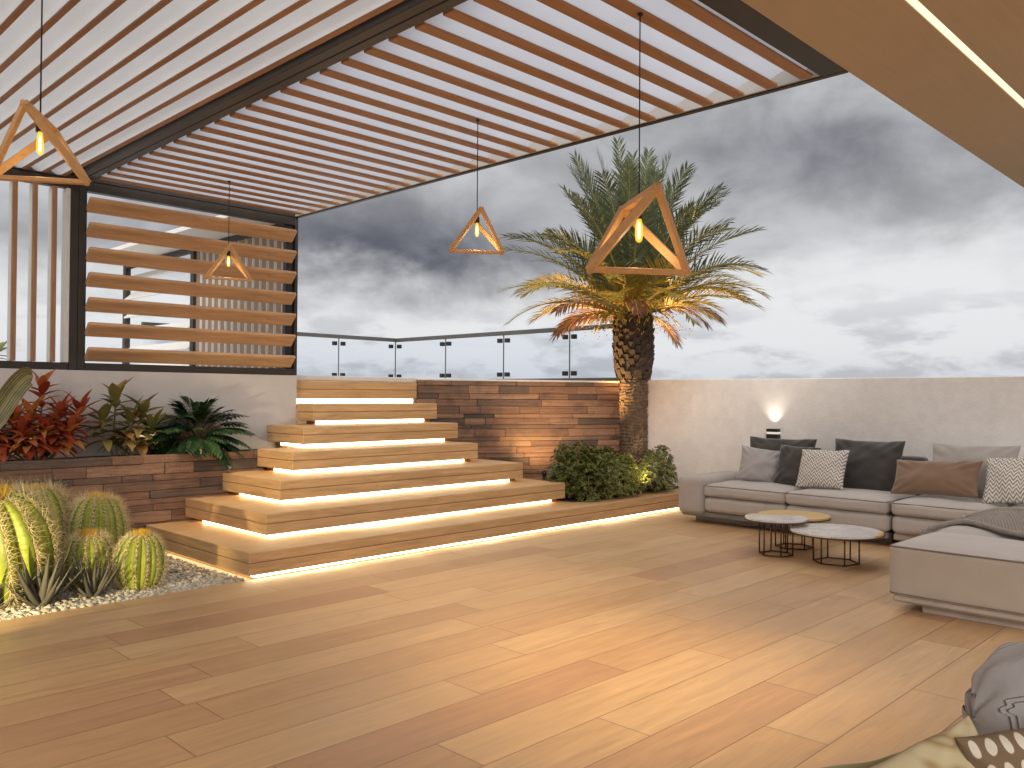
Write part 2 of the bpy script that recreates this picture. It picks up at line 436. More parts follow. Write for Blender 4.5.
# ------------------------------------------------------------------ camera
CX = dict(f=845.0, cx=512, cy=384, H=1.45)
roll = R_(.39); pitch = math.atan2(394.9 - 384, 845.0); az = R_(44.6)
F0 = Vector((math.cos(az), math.sin(az), 0)); RT = Vector((math.sin(az), -math.cos(az), 0)); Z = Vector((0, 0, 1))
FW = F0 * math.cos(pitch) + Z * math.sin(pitch); UP = -F0 * math.sin(pitch) + Z * math.cos(pitch)
RX = RT * math.cos(roll) + UP * math.sin(roll); UY = -RT * math.sin(roll) + UP * math.cos(roll)
cam = bpy.data.cameras.new('camera'); camo = bpy.data.objects.new('camera', cam); COL.objects.link(camo)
mw = Matrix((RX, UY, -FW)).transposed().to_4x4(); mw.translation = (0, 0, 1.45); camo.matrix_world = mw
cam.sensor_width = 36; cam.lens = 36 * 845.0 / 1024; cam.clip_end = 3000; cam.clip_start = .05
sc.camera = camo
def ray(x, y):
    return FW + RX * ((x - 512) / 845.0) + UY * ((384 - y) / 845.0)
def atX(x, y, X): r = ray(x, y); return Vector((0, 0, 1.45)) + r * (X / r.x)
def atY(x, y, Y): r = ray(x, y); return Vector((0, 0, 1.45)) + r * (Y / r.y)
def atZ(x, y, zz=0): r = ray(x, y); return Vector((0, 0, 1.45)) + r * ((zz - 1.45) / r.z)
def atD(x, y, D): return Vector((0, 0, 1.45)) + ray(x, y) * D

vs_ = sc.view_settings; vs_.view_transform = 'Standard'; vs_.look = 'None'; vs_.gamma = 1; vs_.exposure = 0; vs_.use_curve_mapping = False
sc.display_settings.display_device = 'sRGB'
# ------------------------------------------------------------------ world + sun
SUN_EL, SUN_AZ = 27, 222         # light comes from behind-left of the camera
def world():
    w = bpy.data.worlds.new('World'); sc.world = w; w.use_nodes = True; t = NT(w.node_tree); t.n.clear()
    out = t.add('ShaderNodeOutputWorld'); bg = t.add('ShaderNodeBackground')
    d = t.add('ShaderNodeTexCoord').outputs['Generated']; s = t.sep(d)
    el = t.m('MULTIPLY', t.m('ARCSINE', s[2]), 57.2958); a = t.m('MULTIPLY', t.m('ARCTAN2', s[1], s[0]), 57.2958)
    P = t.comb(t.m('MULTIPLY', a, .085), t.m('MULTIPLY', el, .135), 0)
    n1 = t.noise(P, 1.0, 9, .58, .2)
    n2 = t.noise(t.comb(t.m('MULTIPLY', a, .12), t.m('MULTIPLY', el, .19), 7.3), 1.0, 9, .55, .3)
    n4 = t.noise(t.comb(t.m('MULTIPLY', a, .17), t.m('MULTIPLY', el, .46), 2.9), 1.0, 9, .56, .15)
    n3 = t.noise(t.comb(t.m('MULTIPLY', a, .02), t.m('MULTIPLY', el, .05), 3.1), 1.0, 5, .5)
    def gauss(a0, e0, sa, se):
        u = t.m('DIVIDE', t.m('SUBTRACT', a, a0), sa); v = t.m('DIVIDE', t.m('SUBTRACT', el, e0), se)
        return t.m('POWER', 2.71828, t.m('MULTIPLY', t.m('ADD', t.m('MULTIPLY', u, u), t.m('MULTIPLY', v, v)), -1))
    # cloud deck: its ragged underside sits near 7 degrees
    h = t.m('ADD', el, t.m('MULTIPLY', t.m('SUBTRACT', n1, .5), 11))
    h = t.m('ADD', h, t.m('MULTIPLY', gauss(52, 5, 10, 6), 1.4))
    h = t.m('SUBTRACT', h, t.m('MULTIPLY', gauss(22, 9, 9, 6), 1.8))
    D = t.maprange(h, 5.6, 10.0, 0, 1, True)
    dk = t.m('ADD', gauss(53, 9.2, 15, 3.8), t.m('MULTIPLY', gauss(25, 15.2, 9, 3.2), .74), clamp=True)
    dk = t.m('MULTIPLY', dk, t.maprange(n2, .3, .65, 1.15, .68), clamp=True)
    deck = t.ramp(dk, [(0, (.52, .52, .53)), (.45, (.30, .30, .32)), (1, (.135, .137, .165))])
    v = t.maprange(n2, .33, .67, .78, 1.24, True)
    deck = t.mix(1.0, deck, t.comb(v, v, v), 'MULTIPLY')
    lowb = t.ramp(t.maprange(el, 0, 6), [(0, (.64, .67, .73)), (.5, (.80, .81, .835)), (1, (.84, .845, .855))])
    bank = t.m('MULTIPLY', t.maprange(n4, .47, .62, 0, 1, True), t.maprange(el, 3.0, 6.5, 1, .25))
    low = t.mix(t.m('MULTIPLY', bank, .72), lowb, (.43, .445, .49, 1))
    col = t.mix(D, low, deck)
    # brighter, thinner overcast overhead and behind the viewer
    zen = t.maprange(el, 22, 48, 0, 1, True)
    back = t.m('MULTIPLY', t.maprange(t.m('ABSOLUTE', t.m('SUBTRACT', a, 42)), 60, 120, 0, 1, True), t.maprange(el, 2, 12, .3, 1))
    zv = t.maprange(n3, .3, .7, .9, 1.1)
    zc = t.mix(1.0, (1.55, 1.52, 1.52, 1), t.comb(zv, zv, zv), 'MULTIPLY')
    col = t.mix(zen, col, zc)
    col = t.mix(t.m('MULTIPLY', back, .7), col, (1.55, 1.48, 1.42, 1))
    sky = t.add('ShaderNodeTexSky', sky_type='NISHITA'); sky.sun_disc = False
    sky.sun_elevation = R_(SUN_EL); sky.sun_rotation = R_(90 - SUN_AZ)
    sk = t.mix(1.0, sky.outputs[0], (.07, .07, .07, 1), 'MULTIPLY')
    col = t.mix(.06, col, sk)
    below = t.maprange(el, -1.5, 0, 0, 1)
    col = t.mix(below, (.30, .31, .32, 1), col)
    t.put(bg.inputs[0], col); bg.inputs[1].default_value = 1.0
    t.l.new(bg.outputs[0], out.inputs[0])
    try: w.cycles.sampling_method = 'MANUAL'; w.cycles.sample_map_resolution = 1024
    except Exception: pass
world()
sd = bpy.data.lights.new('sun', 'SUN'); sd.energy = 2.3; sd.angle = R_(25); sd.color = (1, .94, .87)
so = bpy.data.objects.new('sun', sd); COL.objects.link(so); so.location = (-6, -6, 14)
sv = Vector((math.cos(R_(SUN_AZ)) * math.cos(R_(SUN_EL)), math.sin(R_(SUN_AZ)) * math.cos(R_(SUN_EL)), math.sin(R_(SUN_EL))))
so.rotation_euler = (-sv).to_track_quat('-Z', 'Y').to_euler()

# ================================================================== SETTING
b = MB(); b.box(-9, -9, -.12, 9.83, 6.06, 0); tag(b.build('deck_floor', M['deck']), kind='structure')
b = MB(); b.poly([(-900, -900, -9), (900, -900, -9), (900, 900, -9), (-900, 900, -9)]); tag(b.build('ground', M['ground']), kind='structure')
b = MB(); b.box(-6, 6.06, -.12, 3.6, 7.97, -.022); tag(b.build('gravel_bed', M['gravelbase']), kind='structure')
b = MB(); 
tri = [(6.97, 8.61), (9.828, 7.13), (9.828, 8.61)]
b.poly([(x, y, 1.602) for x, y in tri]); b.poly([(6.97, 8.61, -.1), (9.828, 7.13, -.1), (9.828, 7.13, 1.602), (6.97, 8.61, 1.602)])
b.box(-6, 8.62, -.1, 9.83, 14.6, 1.60)
tag(b.build('terrace_base', M['paving']), kind='structure')
b = MB(); b.box(-6, 8.60, 1.602, 9.34, 14.4, 1.664, b=.006); tag(b.build('terrace_floor', M['paving']), kind='structure')

# pebbles (uncountable)
def pebbles():
    b = MB(); r = random.Random(3)
    ico = []; 
    import bmesh
    bm = bmesh.new(); bmesh.ops.create_icosphere(bm, subdivisions=1, radius=1); iv = [v.co.copy() for v in bm.verts]; fi = [tuple(v.index for v in f.verts) for f in bm.faces]; bm.free()
    for k in range(9500):
        if k < 7600: x = r.uniform(.9, 3.24); y = r.uniform(6.07, 7.9) if k % 3 else 6.07 + abs(r.gauss(0, .25))
        else: x = r.uniform(1.2, 3.24); y = 6.07 + r.random() ** 2 * .5
        s = r.uniform(.007, .018) * (1.4 if r.random() < .12 else 1)
        R3 = Matrix.Rotation(r.uniform(0, 6.28), 3, 'Z'); sx, sy, sz = s * r.uniform(.8, 1.5), s * r.uniform(.7, 1.1), s * r.uniform(.5, .8)
        z = -.02 + sz * .5 + r.uniform(0, .018)
        b.raw([R3 @ Vector((v.x * sx * r.uniform(.85, 1.15), v.y * sy * r.uniform(.85, 1.15), v.z * sz)) + Vector((x, y, z)) for v in iv], fi, 0, True)
    tag(b.build('gravel', M['pebble']), 'white pebbles spread round the cacti', 'gravel', kind='stuff')
pebbles()

# ---- soffit roof over the viewer
roof = thing('canopy_roof', (3.5, -1.5, 3.43), 'brown veneered roof overhang with a recessed strip light, upper right', 'roof')
b = MB(); b.box(-7, -2.2, 3.434, 16, 1.512, 3.46); b.box(-7, 1.560, 3.434, 16, 2.148, 3.46); b.build('soffit', M['soffit'], roof, roof.location)
b = MB(); b.box(-7, -2.2, 3.462, 16, 2.146, 3.80); b.build('roof_slab', M['fascia'], roof, roof.location)
b = MB(); b.box(-7, 1.513, 3.441, 16, 1.559, 3.458); b.build('led_strip', M['led_soffit'], roof, roof.location)

# ---- staircase
ZT = [0, .22, .44, .66, .88, 1.105, 1.335, 1.60]
SX = [0] + [3.22 + .375 * k for k in range(7)]
SY = [0] + [6.0 + .42 * k for k in range(7)]
SR = [0, 9.828, 7.40, 7.13, 6.80, 6.86, 6.88, 6.895]
YE = [0, 7.945, 7.945, 7.945, 7.945, 8.425, 8.425, 8.598]
stairs = thing('staircase', (6, 6.9, 0), 'broad oak staircase of seven overhanging steps lit by strips of warm light', 'staircase')
def grooved(b, x0, x1, y0, y1, z0, z1):
    """step slab: two fascia boards with a groove between, top boards"""
    zm = (z0 + z1) / 2 + .004; g = .0035; c = .005
    b.box(x0, y0, z0, x1, y1, zm - g, 0, 1, b=c)
    b.box(x0 + .008, y0 + .008, zm - g - .001, x1 - .008, y1 - .008, zm + g + .001, 2, 2)
    b.box(x0, y0, zm + g, x1, y1, z1, 0, 1, b=c)
for k in range(1, 8):
    x0 = SX[k] if k < 7 else 5.095; z0 = ZT[k - 1] + (.042 if k < 7 else .056)
    b = MB(); grooved(b, x0, SR[k], SY[k], YE[k], z0, ZT[k])
    st = b.build('step', [M['stepx'], M['stepy'], M['core']], stairs, stairs.location)
    ins = .10 if k < 7 else .045; xl = x0 + ins if k < 7 else 5.135
    b = MB(); b.box(xl + .012, SY[k] + ins + .012, ZT[k - 1] - .03, SR[k] - .02, YE[k] - .01, z0 + .002)
    b.build('step_core', M['core'], st, stairs.location)
    b = MB(); xr = SR[k] - (.13 if 1 < k < 7 else .03); zc = ZT[k - 1] + .003
    b.box(xl, SY[k] + ins, zc, xr, SY[k] + ins + .010, z0 - .002)
    if k < 6: b.box(xl, SY[k] + ins + .012, zc, xl + .010, YE[k] - (.16 if k < 5 else .12), z0 - .002)
    b.build('led_strip', M['led'], st, stairs.location)

# ---- brick walls (courses of split stone)
def bricks(b, u0, u1, z0, z1, place, r, zlist=None):
    """rows of long thin stones; place(u0,u1,z0,z1,depth) adds one stone"""
    z = z1
    while z > z0 + .01:
        h = min(r.choice((.055, .075, .09, .105, .06)), z - z0)
        if z - h - z0 < .03: h = z - z0
        u = u0 - r.uniform(0, .4)
        while u < u1:
            L = r.choice((.28, .42, .55, .7, .9))
            a, c = max(u, u0), min(u + L, u1)
            if c - a > .02: place(a + .002, c - .002, z - h + .002, z - .002, r.uniform(.0, .022))
            u += L
        z -= h
pw = thing('planter_wall', (1, 7.95, 0), 'low brown split-stone planter wall behind the cacti', 'wall')
r = random.Random(21); b = MB()
bricks(b, -5, 4.42, -.02, .862, lambda a, c, d, e, p: b.box(a, 7.955 - p, d, c, 8.06, e, b=.003), r)
b.build('stone_facing', M['brick'], pw, pw.location)
b = MB(); b.box(-5, 7.975, -.02, 4.42, 8.065, .858); b.build('wall_core', M['mortar'], pw, pw.location)
b = MB(); b.box(-5, 8.067, .3, 4.6, 8.427, .845); tag(b.build('planter_soil', M['soil']), kind='structure')
bw = thing('brick_wall', (8.4, 7.7, 0), 'tall brown split-stone wall right of the stairs behind the palm', 'wall')
r = random.Random(5); b = MB()
WA = Vector((6.93, 8.56, 0)); WB = Vector((9.826, 7.0, 0)); WL = (WB - WA).length; WD = (WB - WA).normalized(); WN = Vector((WD.y, -WD.x, 0))
WROT = Matrix((WD, -WN, Vector((0, 0, 1)))).transposed()
def wallstone(a, c, d, e, p):
    t_ = .05 + p; b.cbox(WA + WD * ((a + c) / 2) + WN * (p - t_ / 2) + Vector((0, 0, (d + e) / 2)), Vector(((c - a) / 2, t_ / 2, (e - d) / 2)), .003, WROT)
bricks(b, 0, WL, .2, 1.63, wallstone, r)
b.build('stone_facing', M['brick'], bw, bw.location)
b = MB(); b.cbox(WA + WD * (WL / 2) - WN * .09 + Vector((0, 0, .9)), Vector((WL / 2 - .02, .065, .72)), .003, WROT); b.build('wall_core', M['mortar'], bw, bw.location)
b = MB(); b.cbox(WA + WD * (WL / 2) - WN * .06 + Vector((0, 0, 1.643)), Vector((WL / 2, .085, .011)), .003, WROT); b.build('coping', M['paving'], bw, bw.location)

# ---- plastered walls
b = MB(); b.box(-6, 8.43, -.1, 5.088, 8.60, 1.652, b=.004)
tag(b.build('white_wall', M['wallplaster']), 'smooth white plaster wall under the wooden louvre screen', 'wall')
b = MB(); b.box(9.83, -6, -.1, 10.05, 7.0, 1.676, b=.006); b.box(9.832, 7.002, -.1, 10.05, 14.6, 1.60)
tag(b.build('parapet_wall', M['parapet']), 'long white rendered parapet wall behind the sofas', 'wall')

# ---- glass balustrade
bal = thing('glass_balustrade', (9.83, 10, 1.6), 'frameless glass balustrade with grey top rail round the upper terrace', 'railing')
b = MB(); zt, zb = 2.47, 1.665
b.box(9.80, 6.985, 2.435, 9.88, 12.82, 2.50, b=.004); b.box(5.09, 12.745, 2.437, 9.798, 12.82, 2.502, b=.004); b.build('top_rail', M['grey_metal'], bal, bal.location)
b = MB(); b.box(9.80, 6.985, 1.656, 9.88, 12.82, 1.712, b=.003); b.box(5.09, 12.75, 1.664, 9.798, 12.81, 1.712, b=.003); b.build('bottom_rail', M['grey_metal'], bal, bal.location)
b = MB(); b.box(9.82, 7.0, 1.712, 9.85, 7.016, 2.434); b.build('end_post', M['grey_metal'], bal, bal.location)
def clamp_mb(along, p, q, z):
    b = MB()
    if along == 'y': b.box(9.79, p, z, 9.855, q, z + .07, b=.004)
    else: b.box(p, 12.74, z, q, 12.80, z + .07, b=.004)
    return b
ys = [7.02, 8.453, 9.887, 11.345, 12.76]
for a, c in zip(ys, ys[1:]):
    b = MB(); b.box(9.818, a + .012, 1.714, 9.83, c - .012, 2.434); g = b.build('glass_panel', M['glass'], bal, bal.location)
    for z in (1.75, 2.31):
        for p, q in ((a + .05, a + .125), (c - .125, c - .05)):
            clamp_mb('y', p, q, z).build('glass_clamp', M['black'], g, bal.location)
m_ = MB()
for y in ys[1:-1]: m_.box(9.816, y - .006, 1.714, 9.832, y + .006, 2.434)
for x in (7.115, 8.547): m_.box(x - .006, 12.766, 1.714, x + .006, 12.782, 2.436)
m_.box(9.800, 12.762, 1.714, 9.816, 12.778, 2.434); m_.build('joint_strip', M['grey_metal'], bal, bal.location)
xs = [5.1, 5.68, 7.115, 8.547, 9.79]
for a, c in zip(xs, xs[1:]):
    b = MB(); b.box(a + .012, 12.768, 1.714, c - .012, 12.78, 2.436); g = b.build('glass_panel', M['glass'], bal, bal.location)
    for z in (1.75, 2.31):
        for p, q in ((a + .05, a + .125), (c - .125, c - .05)):
            clamp_mb('x', p, q, z).build('glass_clamp', M['black'], g, bal.location)

# ================================================================== PERGOLA
ZP = 3.436
per = thing('pergola', (3.0, 5.2, ZP), 'dark framed pergola of wood-edged white louvres over the deck', 'pergola')
def part(name, mat, *boxes, b=.004):
    m = MB()
    for q in boxes: m.box(*q, b=b)
    return m.build(name, mat, per, per.location)
part('outer_beam', M['dark'], (5.06, 2.155, ZP, 5.105, 8.52, ZP + .20))
part('near_beam', M['dark'], (-7, 2.155, ZP + .001, 5.058, 2.31, ZP + .19))
part('centre_beam', M['dark'], (2.70, 2.312, ZP + .002, 2.775, 8.42, ZP + .20), (2.782, 2.312, ZP + .002, 2.855, 8.42, ZP + .20))
part('rear_beam', M['dark'], (-7, 8.425, ZP + .001, 5.058, 8.52, ZP + .19))
part('gutter', M['flange'], (5.040, 2.312, ZP + .008, 5.058, 8.42, ZP + .19), (2.636, 2.312, ZP + .06, 2.698, 8.42, ZP + .07), b=.001)
# right bay: louvres run along X
LP = .2345
def blade_right():
    L0, L1 = -1.09, 1.09
    b = MB(); n = 7
    prof = [(-.175 + .178 * i / n, .058 - .046 * i / n + .012 * math.sin(math.pi * i / n)) for i in range(n + 1)]
    def fn(u, v):
        i = min(int(round(v * n)), n); y, z = prof[i]; return (L0 + .004 + u * (L1 - L0 - .14), y, z)
    b.grid(fn, 1, n, 0, True)
    b.grid(lambda u, v: (lambda q: (q[0], q[1], q[2] + .006))(fn(u, v)), 1, n, 0, True)
    o = b.build('louvre_blade', M['opal'], per)
    w = MB(); w.box(L0, 0, 0, L1 - .03, .084, .020, b=.004)
    w.build('wood_edge', M['slat_x'], o); return o
proto = None; k = 0; y = 2.345
while y < 8.36:
    loc = (3.965 - per.location.x, y - per.location.y, .002)
    if proto is None: proto = blade_right(); proto.location = loc
    else: copy_part(proto, per, loc)
    y += LP
# left bay: louvres run along Y
def blade_left():
    L0, L1 = -3.04, 3.04
    b = MB(); n = 8
    prof = [(.034 + i / n * .132, .008 + .075 * (i / n) - .034 * math.sin(math.pi * i / n)) for i in range(n + 1)]
    def fn(u, v):
        x, z = prof[min(int(round(v * n)), n)]; return (-x, L0 + u * (L1 - L0), z)
    b.grid(fn, 1, n, 0, True); b.grid(lambda u, v: (lambda q: (q[0], q[1], q[2] + .006))(fn(u, v)), 1, n, 0, True)
    o = b.build('louvre_blade', M['opal_warm'], per)
    w = MB(); w.box(-.036, L0 - .01, -.004, 0, L1, .022, b=.004); w.build('wood_edge', M['slat_y'], o); return o
proto = None; x = 2.635
while x > -2.6:
    loc = (x - per.location.x, 5.37 - per.location.y, .006)
    if proto is None: proto = blade_left(); proto.location = loc
    else: copy_part(proto, per, loc)
    x -= .163

# ---- louvre screen standing on the white wall (horizontal wooden louvres)
scr = thing('louvre_screen', (3.9, 8.43, 1.655), 'screen of seven wide horizontal wooden louvres in a dark frame on the white wall', 'screen')
m = MB(); m.box(2.694, 8.43, 1.655, 2.762, 8.52, ZP, b=.003); m.box(2.766, 8.43, 1.655, 2.834, 8.52, ZP, b=.003); m.box(5.05, 8.43, 1.655, 5.088, 8.52, ZP, b=.003)
m.box(2.836, 8.432, 1.656, 5.048, 8.518, 1.724, b=.003); m.box(2.836, 8.432, 3.345, 5.048, 8.518, ZP - .001, b=.003); m.build('frame', M['dark'], scr, scr.location)
m = MB(); m.box(4.95, 8.46, 1.726, 5.048, 8.515, 3.343); m.build('pivot_channel', M['black'], scr, scr.location)
m = MB(); m.cbox(Vector((0, 0, 0)), Vector((1.098, .085, .020)), .014, Matrix.Rotation(R_(-46), 3, 'X')); 
lv = m.build('louvre', M['blade_x'], scr); zs = [3.213 - .2345 * i for i in range(7)]
for i, z in enumerate(zs):
    loc = (3.925 - 3.9, -.03, z - 1.655)
    if i == 0: lv.location = loc
    else: copy_part(lv, scr, loc)
# ---- upright slat screen, left
us = thing('slat_screen', (1.2, 8.43, 1.655), 'screen of upright wood-edged white slats left of the louvre screen', 'screen')
m = MB(); m.box(-5, 8.434, 1.656, 2.69, 8.517, 1.722, b=.003); m.box(-5, 8.434, 3.345, 2.69, 8.517, ZP - .002, b=.003); m.build('frame', M['dark'], us, us.location)
m = MB(); m.box(.004, .032, 1.725, .030, .135, 3.343); sl = m.build('slat', M['white_slat'], us, (0, 0, 1.655))
m = MB(); m.box(0, 0, 1.725, .040, .031, 3.343, b=.003); m.build('wood_edge', M['slat_z'], sl, (0, 0, 1.655))
for i in range(24):
    loc = (2.535 - .1625 * i - 1.2, -.005, 0)
    if i == 0: sl.location = loc
    else: copy_part(sl, us, loc)
m = MB(); m.box(2.655, 8.436, 1.724, 2.691, 8.56, 3.343, b=.002); m.build('end_slat', M['white_slat'], us, us.location)
# ---- side screen of the pergola running back over the terrace
ss = thing('terrace_screen', (5.0, 11, 1.664), 'pale slatted side screen with dark posts standing on the upper terrace', 'screen')
m = MB()
for y0, y1 in ((8.53, 8.60), (10.89, 10.985), (13.2, 13.30)): m.box(5.0, y0, 1.666, 5.08, y1, 3.40, b=.003)
m.box(5.002, 8.602, 3.33, 5.078, 10.888, 3.40, b=.003); m.box(5.002, 10.987, 3.33, 5.078, 13.198, 3.40, b=.003); m.box(5.002, 10.987, 1.67, 5.078, 13.198, 1.74, b=.003); m.box(5.002, 8.602, 1.67, 5.078, 10.888, 1.74, b=.003)
m.build('frame', M['dark'], ss, ss.location)
m = MB(); m.box(0, 0, 1.742, .034, .118, 3.328, b=.002); sl = m.build('slat', M['tan_slat'], ss, (0, 0, 1.664))
m = MB(); m.box(-.002, -.012, 1.742, .040, -.001, 3.328); m.build('white_edge', M['white_slat'], sl, (0, 0, 1.664))
for i in range(13):
    loc = (.02, 8.665 + i * .1715 - 11, 0)
    if i == 0: sl.location = loc
    else: copy_part(sl, ss, loc)
m = MB(); m.cbox(Vector((0, 0, 0)), Vector((.085, 1.10, .012)), .006, Matrix.Rotation(R_(-42), 3, 'Y')); lv = m.build('louvre', M['white_slat'], ss)
for i in range(6):
    loc = (.04, 12.09 - 11, 3.17 - .27 * i - 1.664)
    if i == 0: lv.location = loc
    else: copy_part(lv, ss, loc)
m = MB(); m.box(4.45, 8.62, 3.404, 5.085, 13.4, 3.46, b=.004); m.build('canopy_strip', M['white_slat'], ss, ss.location)

# ================================================================== PENDANTS
def pendant(center, cordtop, edge, yaw, label, power):
    """tetrahedral wooden lamp hung by the middle of its top edge"""
    c = Vector(center); h = edge / math.sqrt(2)
    t = thing('pendant_lamp', center, label, 'lamp', 'wooden pendant lamps under the pergola', yaw)
    A = Vector((edge / 2, 0, h / 2)); D = Vector((-edge / 2, 0, h / 2)); B = Vector((0, edge / 2, -h / 2)); C = Vector((0, -edge / 2, -h / 2))
    w = edge * .083; m = MB()
    for p, q in ((A, D), (B, C), (A, B), (A, C), (D, B), (D, C)):
        mid = (p + q) / 2; m.bar(p, q, w, w * .62, mid, 0, .002, ext=w * .22)
    m.build('frame', M['lampwood'], t)
    top = cordtop - c.z
    m = MB(); m.tube([(0, 0, top), (0, 0, h * .12 + .09)], .0035, 6); m.tube([(0, 0, top), (0, 0, top - .012)], .014, 12); m.build('cord', M['black'], t)
    z0 = h * .10
    m = MB(); m.tube([(0, 0, z0 + .095), (0, 0, z0 + .085), (0, 0, z0 + .045)], [.012, .018, .018], 12); m.build('socket', M['black'], t)
    m = MB(); kb = .86 * edge / .53; pr = [(.013 * kb, .045), (.018 * kb, .03), (.024 * kb, .0), (.025 * kb, -.045 * kb), (.020 * kb, -.075 * kb), (.008 * kb, -.088 * kb)]
    m.tube([(0, 0, z0 + z) for _, z in pr], [r for r, _ in pr], 14); bu = m.build('bulb', M['bulb'], t)
    m = MB(); m.tube([(0, 0, z0 + .028), (0, 0, z0 + .01), (0, 0, z0 - .05 * kb), (0, 0, z0 - .066 * kb)], [.004 * kb, .0085 * kb, .0085 * kb, .004 * kb], 10); m.build('filament', M['bulb_core'], bu)
    lamp('bulb_light', 'POINT', (0, 0, z0 - .115), power * .020, (1, .72, .38), t, .03)
    dl = lamp('added_down_spot', 'SPOT', (0, 0, -h / 2 - .04), power * 2.0, (1, .74, .42), t, .03, spot_size=R_(88), spot_blend=1.0)  # added spot below the frame, throws the bulb's pool onto the floor
    return t
def yaw_of(px0, spread, edge, D):
    """yaw so the near end of the top edge sits `spread` pixels right of the far end"""
    best = None
    vd = math.atan2(FW.y, FW.x)
    for i in range(-60, 61):
        a = vd + math.pi + R_(i)
        dv = Vector((math.cos(a), math.sin(a), 0)) * edge / 2
        def px(p): q = p - Vector((0, 0, 1.45)); return 512 + 845 * q.dot(RX) / q.dot(FW)
        e = abs(px(px0 + dv) - px(px0 - dv) - spread)
        if best is None or e < best[0]: best = (e, a)
    return best[1]
for px, py, D, edge, spread, top, label, pw_ in (
        (40, 147, 3.6, .375, -30, 3.44, 'wooden triangle pendant lamp hanging before the upright slats at far left', 20),
        (228.5, 263, 7.92, .40, 3, 3.44, 'small wooden pendant lamp in front of the wooden louvre screen', 45),
        (477, 232, 6.1, .385, 8, 3.44, 'wooden pendant lamp against the dark cloud above the glass railing', 70),
        (639, 233, 4.38, .53, 35, 3.44, 'large wooden pendant lamp in front of the palm tree', 85)):
    c = atD(px, py, D); c.z -= edge * .02
    if px > 600: c.z -= .0
    pendant(c, top, edge, yaw_of(c, spread, edge, D), label, pw_)

# ================================================================== SOFAS
def softbox(b, x0, y0, z0, x1, y1, z1, r=.03, puff=0.0, side=0.0, n=10, mi=0, wob=0.0, seed=0):
    c = Vector(((x0 + x1) / 2, (y0 + y1) / 2, (z0 + z1) / 2)); h = Vector(((x1 - x0) / 2, (y1 - y0) / 2, (z1 - z0) / 2)); r = min(r, min(h) * .98)
    ts = [-1 + 2 * i / n for i in range(n + 1)]
    def shape(u):
        p = Vector((u[0] * h[0], u[1] * h[1], u[2] * h[2]))
        q = Vector([max(-h[i] + r, min(h[i] - r, p[i])) for i in range(3)]); d = p - q
        if d.length > 1e-9: p = q + d.normalized() * min(r, max(abs(d[0]), abs(d[1]), abs(d[2])))
        f = [1 - u[i] ** 4 for i in range(3)]
        if u[2] > 0: p.z += puff * f[0] * f[1] * u[2]
        p.x += side * u[0] * f[1] * f[2]; p.y += side * u[1] * f[0] * f[2]
        w = p + c
        if wob:
            nz = mnoise.noise_vector(w * 5 + Vector((seed, 0, 0))) * wob; w = w + nz * (1 if u[2] > -.9 else 0)
        return w
    for ax in range(3):
        o = [i for i in range(3) if i != ax]
        for sg in (-1, 1):
            def fn(a, bb, ax=ax, sg=sg, o=o):
                u = [0, 0, 0]; u[ax] = sg
                # denser sampling near edges
                e = lambda t: math.sin((t - .5) * math.pi) 
                u[o[0]] = e(a); u[o[1]] = e(bb); return shape(u)
            b.grid(fn, n, n, mi)
def soft(name, mat, parent, *a, **k):
    b = MB(); softbox(b, *a, **k); o = b.build(name, mat, parent, parent.location if parent else None); return weld(o)
def loop_tube(b, x0, y0, x1, y1, z, rad=.005, r=.03, puff=0):
    pts = []
    for cx, cy, a0 in ((x1 - r, y1 - r, 0), (x0 + r, y1 - r, 90), (x0 + r, y0 + r, 180), (x1 - r, y0 + r, 270)):
        for i in range(5):
            a = R_(a0 + i * 22.5); pts.append((cx + r * math.cos(a), cy + r * math.sin(a), z))
    pts.append(pts[0]); b.tube(pts, rad, 6, cap=False)
def piping(parent, *a, **k):
    b = MB(); loop_tube(b, *a, **k); return b.build('piping', M['piping'], parent, parent.parent.location)

XF = 8.35
sofa = thing('sofa', (8.9, 4.3, 0), 'long grey sofa with a wide low arm at its left end, against the parapet', 'sofa', 'grey lounge sofas')
b = MB(); b.box(8.62, 3.2, 0, 9.40, 5.45, .075, b=.006); b.build('plinth', M['plinth'], sofa, sofa.location)
b = MB(); b.box(8.40, 3.16, .076, 9.44, 5.50, .14, b=.012); b.build('platform', M['plinth'], sofa, sofa.location)
soft('armrest', M['sofa_side'], sofa, XF - .01, 5.19, .105, 9.44, 5.525, .525, r=.055, puff=.006, side=.008, n=14)
for y0, y1, sd in ((4.205, 5.185, 1), (3.155, 4.197, 2)):
    soft('seat_base', M['sofa'], sofa, XF + .012, y0, .142, 9.25, y1, .315, r=.05, side=.016, n=16, wob=.008, seed=sd)
    ct = soft('seat_cushion', M['sofa'], sofa, XF, y0, .318, 9.22, y1, .448, r=.042, puff=.038, side=.014, n=20, wob=.011, seed=sd)
    piping(ct, XF + .004, y0 + .004, 9.21, y1 - .004, .437, .004, .03)
soft('backrest', M['dark_cushion'], sofa, 9.24, 3.10, .14, 9.42, 5.12, .83, r=.06, n=12, wob=.006)

